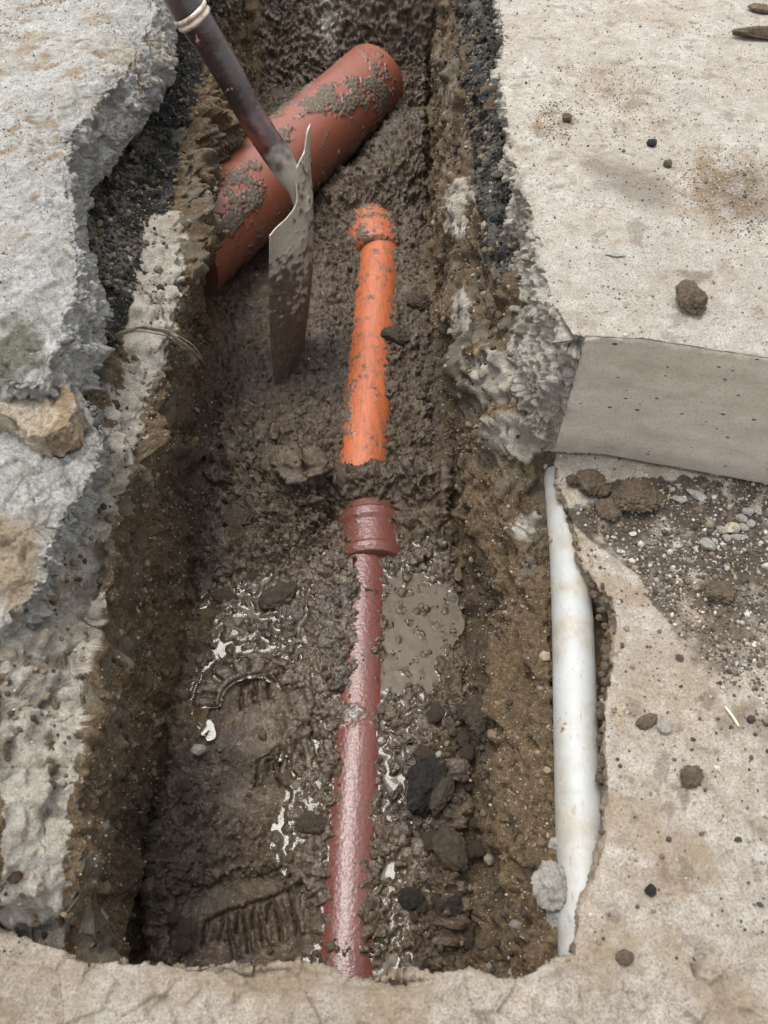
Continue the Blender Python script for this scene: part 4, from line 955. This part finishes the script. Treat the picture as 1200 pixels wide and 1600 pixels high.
clod_group([(_r.uniform(190, 300), _r.uniform(1180, 1480), -.505) for _ in range(18)], M_CLODW, 'one of the dark clods along the foot of the left wall near the boot prints', 'clods along the left wall foot', 580, .011)

# clods and grit nobody could count
def scatter(name, n, SVx, SNx, w, sizes, tones, label, sub=1, lift=.2, mat=None, seed=0):
    rg = np.random.default_rng(seed); w = np.clip(w, 0, None); w = w / w.sum()
    idx = rg.choice(len(SVx), n, p=w); var = [rockshape(sub, 900 + k, .6) for k in range(8)]
    Vs, Fs, Ts = [], [], []; off = 0
    sz = np.exp(rg.normal(math.log(sizes[0]), sizes[1], n)).clip(sizes[2], sizes[3])
    pick = rg.integers(0, len(tones), n)
    for j in range(8):
        k = np.where(np.arange(n) % 8 == j)[0]; B, Fb = var[j]; m = len(k)
        q = rg.normal(size=(m, 4)); q /= np.linalg.norm(q, axis=1, keepdims=True); a, b, c, d = q.T
        Rm = np.stack([1 - 2 * (c * c + d * d), 2 * (b * c - a * d), 2 * (b * d + a * c), 2 * (b * c + a * d), 1 - 2 * (b * b + d * d), 2 * (c * d - a * b), 2 * (b * d - a * c), 2 * (c * d + a * b), 1 - 2 * (b * b + c * c)], 1).reshape(m, 3, 3)
        an = rg.uniform(.55, 1.15, (m, 1, 3)); P = np.einsum('mij,mvj->mvi', Rm, B[None] * an) * sz[k][:, None, None] + (SVx[idx[k]] + SNx[idx[k]] * (sz[k] * lift)[:, None])[:, None]
        Vs.append(P.reshape(-1, 3)); Fs.append((Fb[None] + (np.arange(m) * len(B))[:, None, None]).reshape(-1, 3) + off); off += m * len(B)
        t = np.array(tones)[pick[k]] * rg.uniform(.7, 1.3, (m, 1)); Ts.append(np.repeat(t, len(B), 0))
    o = npmesh(name, np.concatenate(Vs), np.concatenate(Fs), mat or M_GRIT, None, {'tone': np.concatenate(Ts)}, smooth=sub > 1)
    return tag(o, label, None, None, 'stuff')
vis = (SPX > -60) & (SPX < 1260) & (SPY > -60) & (SPY < 1640)
area = np.gradient(YY, axis=0) * np.maximum(np.hypot(np.gradient(X, axis=1), np.gradient(Z, axis=1)), 1e-6); area = area.ravel()
dens_n = np.clip(fbm(SV, 12, 3, 131) + .35, 0.03, 1)
brown = [(.07, .048, .030), (.10, .068, .040), (.05, .034, .022), (.14, .10, .06)]
wfloor = f_ * vis * area * dens_n * (1 - .9 * pm) * (1 - .75 * np.clip(bp1 + bp2, 0, 1)) * (1 - .6 * ell(px, py, 400, 470, 90, 90, 0, .3))
scatter('mud_crumbs', 5000, SV, SN, wfloor * (1 + 2 * sst(640, 720, px) * (py > 1050) + 1.2 * (np.abs(py - 820) < 90)), (.0030, .5, .0013, .0095), brown, 'loose wet crumbs scattered over the mud floor', 1, .25, None, 5)
wwall = (1 - f_) * vis * area * (u_ > 1.5) * (u_ < 12.4) * dens_n
scatter('soil_crumbs', 7000, SV, SN, wwall, (.0032, .5, .0013, .010), brown + [(.22, .16, .10), (.26, .21, .15), (.05, .04, .03)], 'loose soil crumbs clinging to the trench sides', 1, .3, None, 6)
scatter('embedded_stones', 460, SV, SN, wwall, (.0060, .45, .003, .017), [(.22, .18, .13), (.30, .26, .20), (.18, .13, .085), (.16, .14, .12), (.12, .085, .05)], 'small stones embedded in the cut soil of the trench sides', 1, .0, None, 16)
scatter('grit', 9000, SV, SN, (wwall + .25 * wfloor), (.0014, .35, .0008, .0035), [(.42, .36, .27), (.5, .46, .4), (.33, .26, .17), (.25, .2, .14)], 'fine pale grit on the soil', 1, .4, None, 7)
scatter('black_gravel', 8000, SV, SN, mask[:, 1] * vis * area, (.0034, .5, .0012, .012), [(.10, .075, .05), (.16, .125, .085), (.018, .018, .018), (.03, .028, .026), (.012, .012, .012), (.05, .045, .04), (.10, .09, .075)], 'black crumbled asphalt gravel under the slab edges', 1, .35, None, 8)
def slabgrit(name, Vv, Nn, wfn, n, sz, tones, label, seed, mat=None):
    qx, qy = proj(Vv[:, 0], Vv[:, 1], Vv[:, 2]); ok = (Nn[:, 2] > .6) * (qx > -40) * (qx < 1260) * (qy > -40) * (qy < 1640) * (Vv[:, 2] > Vv[:, 2].max() - .06)
    return scatter(name, n, Vv, Nn, ok * wfn(qx, qy, Vv), sz, tones, label, 1, .35, mat, seed)
tan = [(.36, .28, .18), (.30, .22, .13), (.42, .36, .28), (.2, .15, .1), (.12, .09, .06), (.5, .47, .42)]
slabgrit('slab_grit', VR, NRm, lambda x, y, P: .08 + 1.2 * ell(x, y, 868, 190, 30, 28, 0, .5) + 1.0 * ell(x, y, 1140, 300, 90, 55, 15, .6) + .25 * ell(x, y, 960, 160, 110, 60, 0, .6) + .2 * np.clip(fbm(P, 14, 3, 5), 0, 1), 8000, (.0011, .4, .0007, .0045), tan, 'sandy grit scattered on the thick pale slab', 31)
slabgrit('slab_grit', VB, NB, lambda x, y, P: (.07 + 1.0 * inpoly(x, y, [(900, 800), (1000, 755), (1260, 745), (1260, 1200), (1100, 1050), (980, 880)]) * np.clip(1.2 - (y - 800) / 400., .1, 1)) * (y < 1500) * (.3 + np.clip(fbm(P, 16, 3, 8) + .3, 0, 1)), 6500, (.0017, .55, .0007, .0070), [(.20, .155, .105), (.30, .24, .165), (.12, .09, .065), (.08, .06, .045), (.06, .05, .045), (.36, .33, .28), (.10, .08, .06), (.5, .47, .42)], 'gravelly grit on the lower concrete', 32)
slabgrit('slab_grit', VA, NA, lambda x, y, P: .1 + np.clip(fbm(P, 12, 3, 9), 0, 1), 3500, (.0011, .4, .0007, .004), tan, 'brown grit on the large left slab', 33)

_r = random.Random(9)
for k in range(26):
    y_ = 905 + k * 12.5; x_ = np.interp(y_, [880, 1000, 1100, 1220], [925, 950, 945, 943]) + _r.uniform(-9, 3)
    rock('soil_clod', (x_, y_), -.283, _r.uniform(.004, .0085), M_CLOD, 'one of the brown crumbs packed between the white pipe and the beige concrete', 'clod', 300 + k, 3, (1, .9, .8), (0, 0, k), .3, .3, group='crumbs packed beside the white pipe')
rock('paint_chip', (961, 399), 0, .0145, M_ROCK, 'thin white chip lying flat on the pale slab', 'chip', 340, 3, (1.1, .35, .12), (0, 0, -.15), .4)
rock('paint_chip', (1083, 35), 0, .0105, M_ROCK, 'small white chip near the top of the pale slab', 'chip', 341, 3, (1.1, .5, .15), (0, 0, -.5), .4)
# ---------------------------------------------------------------- thin things
def wire(name, pts, r, mat, label, cat, seed, na=8, parent=None):
    C = catmull(pts, 60); o = obj_tube(name, C, np.interp(np.linspace(0, 1, 60), [0, .1, .9, 1], [r * .5, r, r, r * .3]), na, mat, parent); 
    if label: tag(o, label, cat)
    return o
s = NT('dry_fibre'); M_FIB = s.done(s.ramp(s.noise(120, 4), [(.3, (.12, .095, .065)), (.7, (.34, .29, .21))]), .7)
s = NT('pale_straw'); M_STRAW = s.done(s.ramp(s.noise(200, 4), [(.3, (.5, .42, .27)), (.7, (.66, .6, .46))]), .7)
fb = empty('frayed_strands', tuple(uz(185, 525, -.2)), 'bundle of thin frayed dry strands arching from the left wall', 'strands')
for k in range(9):
    j = random.uniform; dx, dy = j(-5, 5), j(-6, 6)
    wire('strand', [uy(182 + dx, 526 + dy * .6, 1.0), uy(215 + dx, 514 + dy, 1.01), uy(262 + dx, 522 + dy, 1.03), uy(295 + dx + j(-4, 4), 545 + dy, 1.04), uy(318 + dx + j(-10, 4), 575 + dy + j(-14, 12), 1.05)], .0009, M_FIB, None, None, k, 6, fb)
wire('straw_bit', [uz(1133, 1104, -.263), uz(1144, 1118, -.260), uz(1155, 1136, -.263)], .0018, M_STRAW, 'short pale straw lying on the lower concrete at right', 'straw', 3)
ycut_ = ycut - .0
wire('plant_root', [np.array(uz(1098, 541, .0015)), uy(1096, 548, ycut - .012), uy(1088, 562, ycut - .013), uy(1085, 577, ycut - .013)], .0012, M_STRAW, 'pale root hanging over the top of the formed face', 'root', 4)
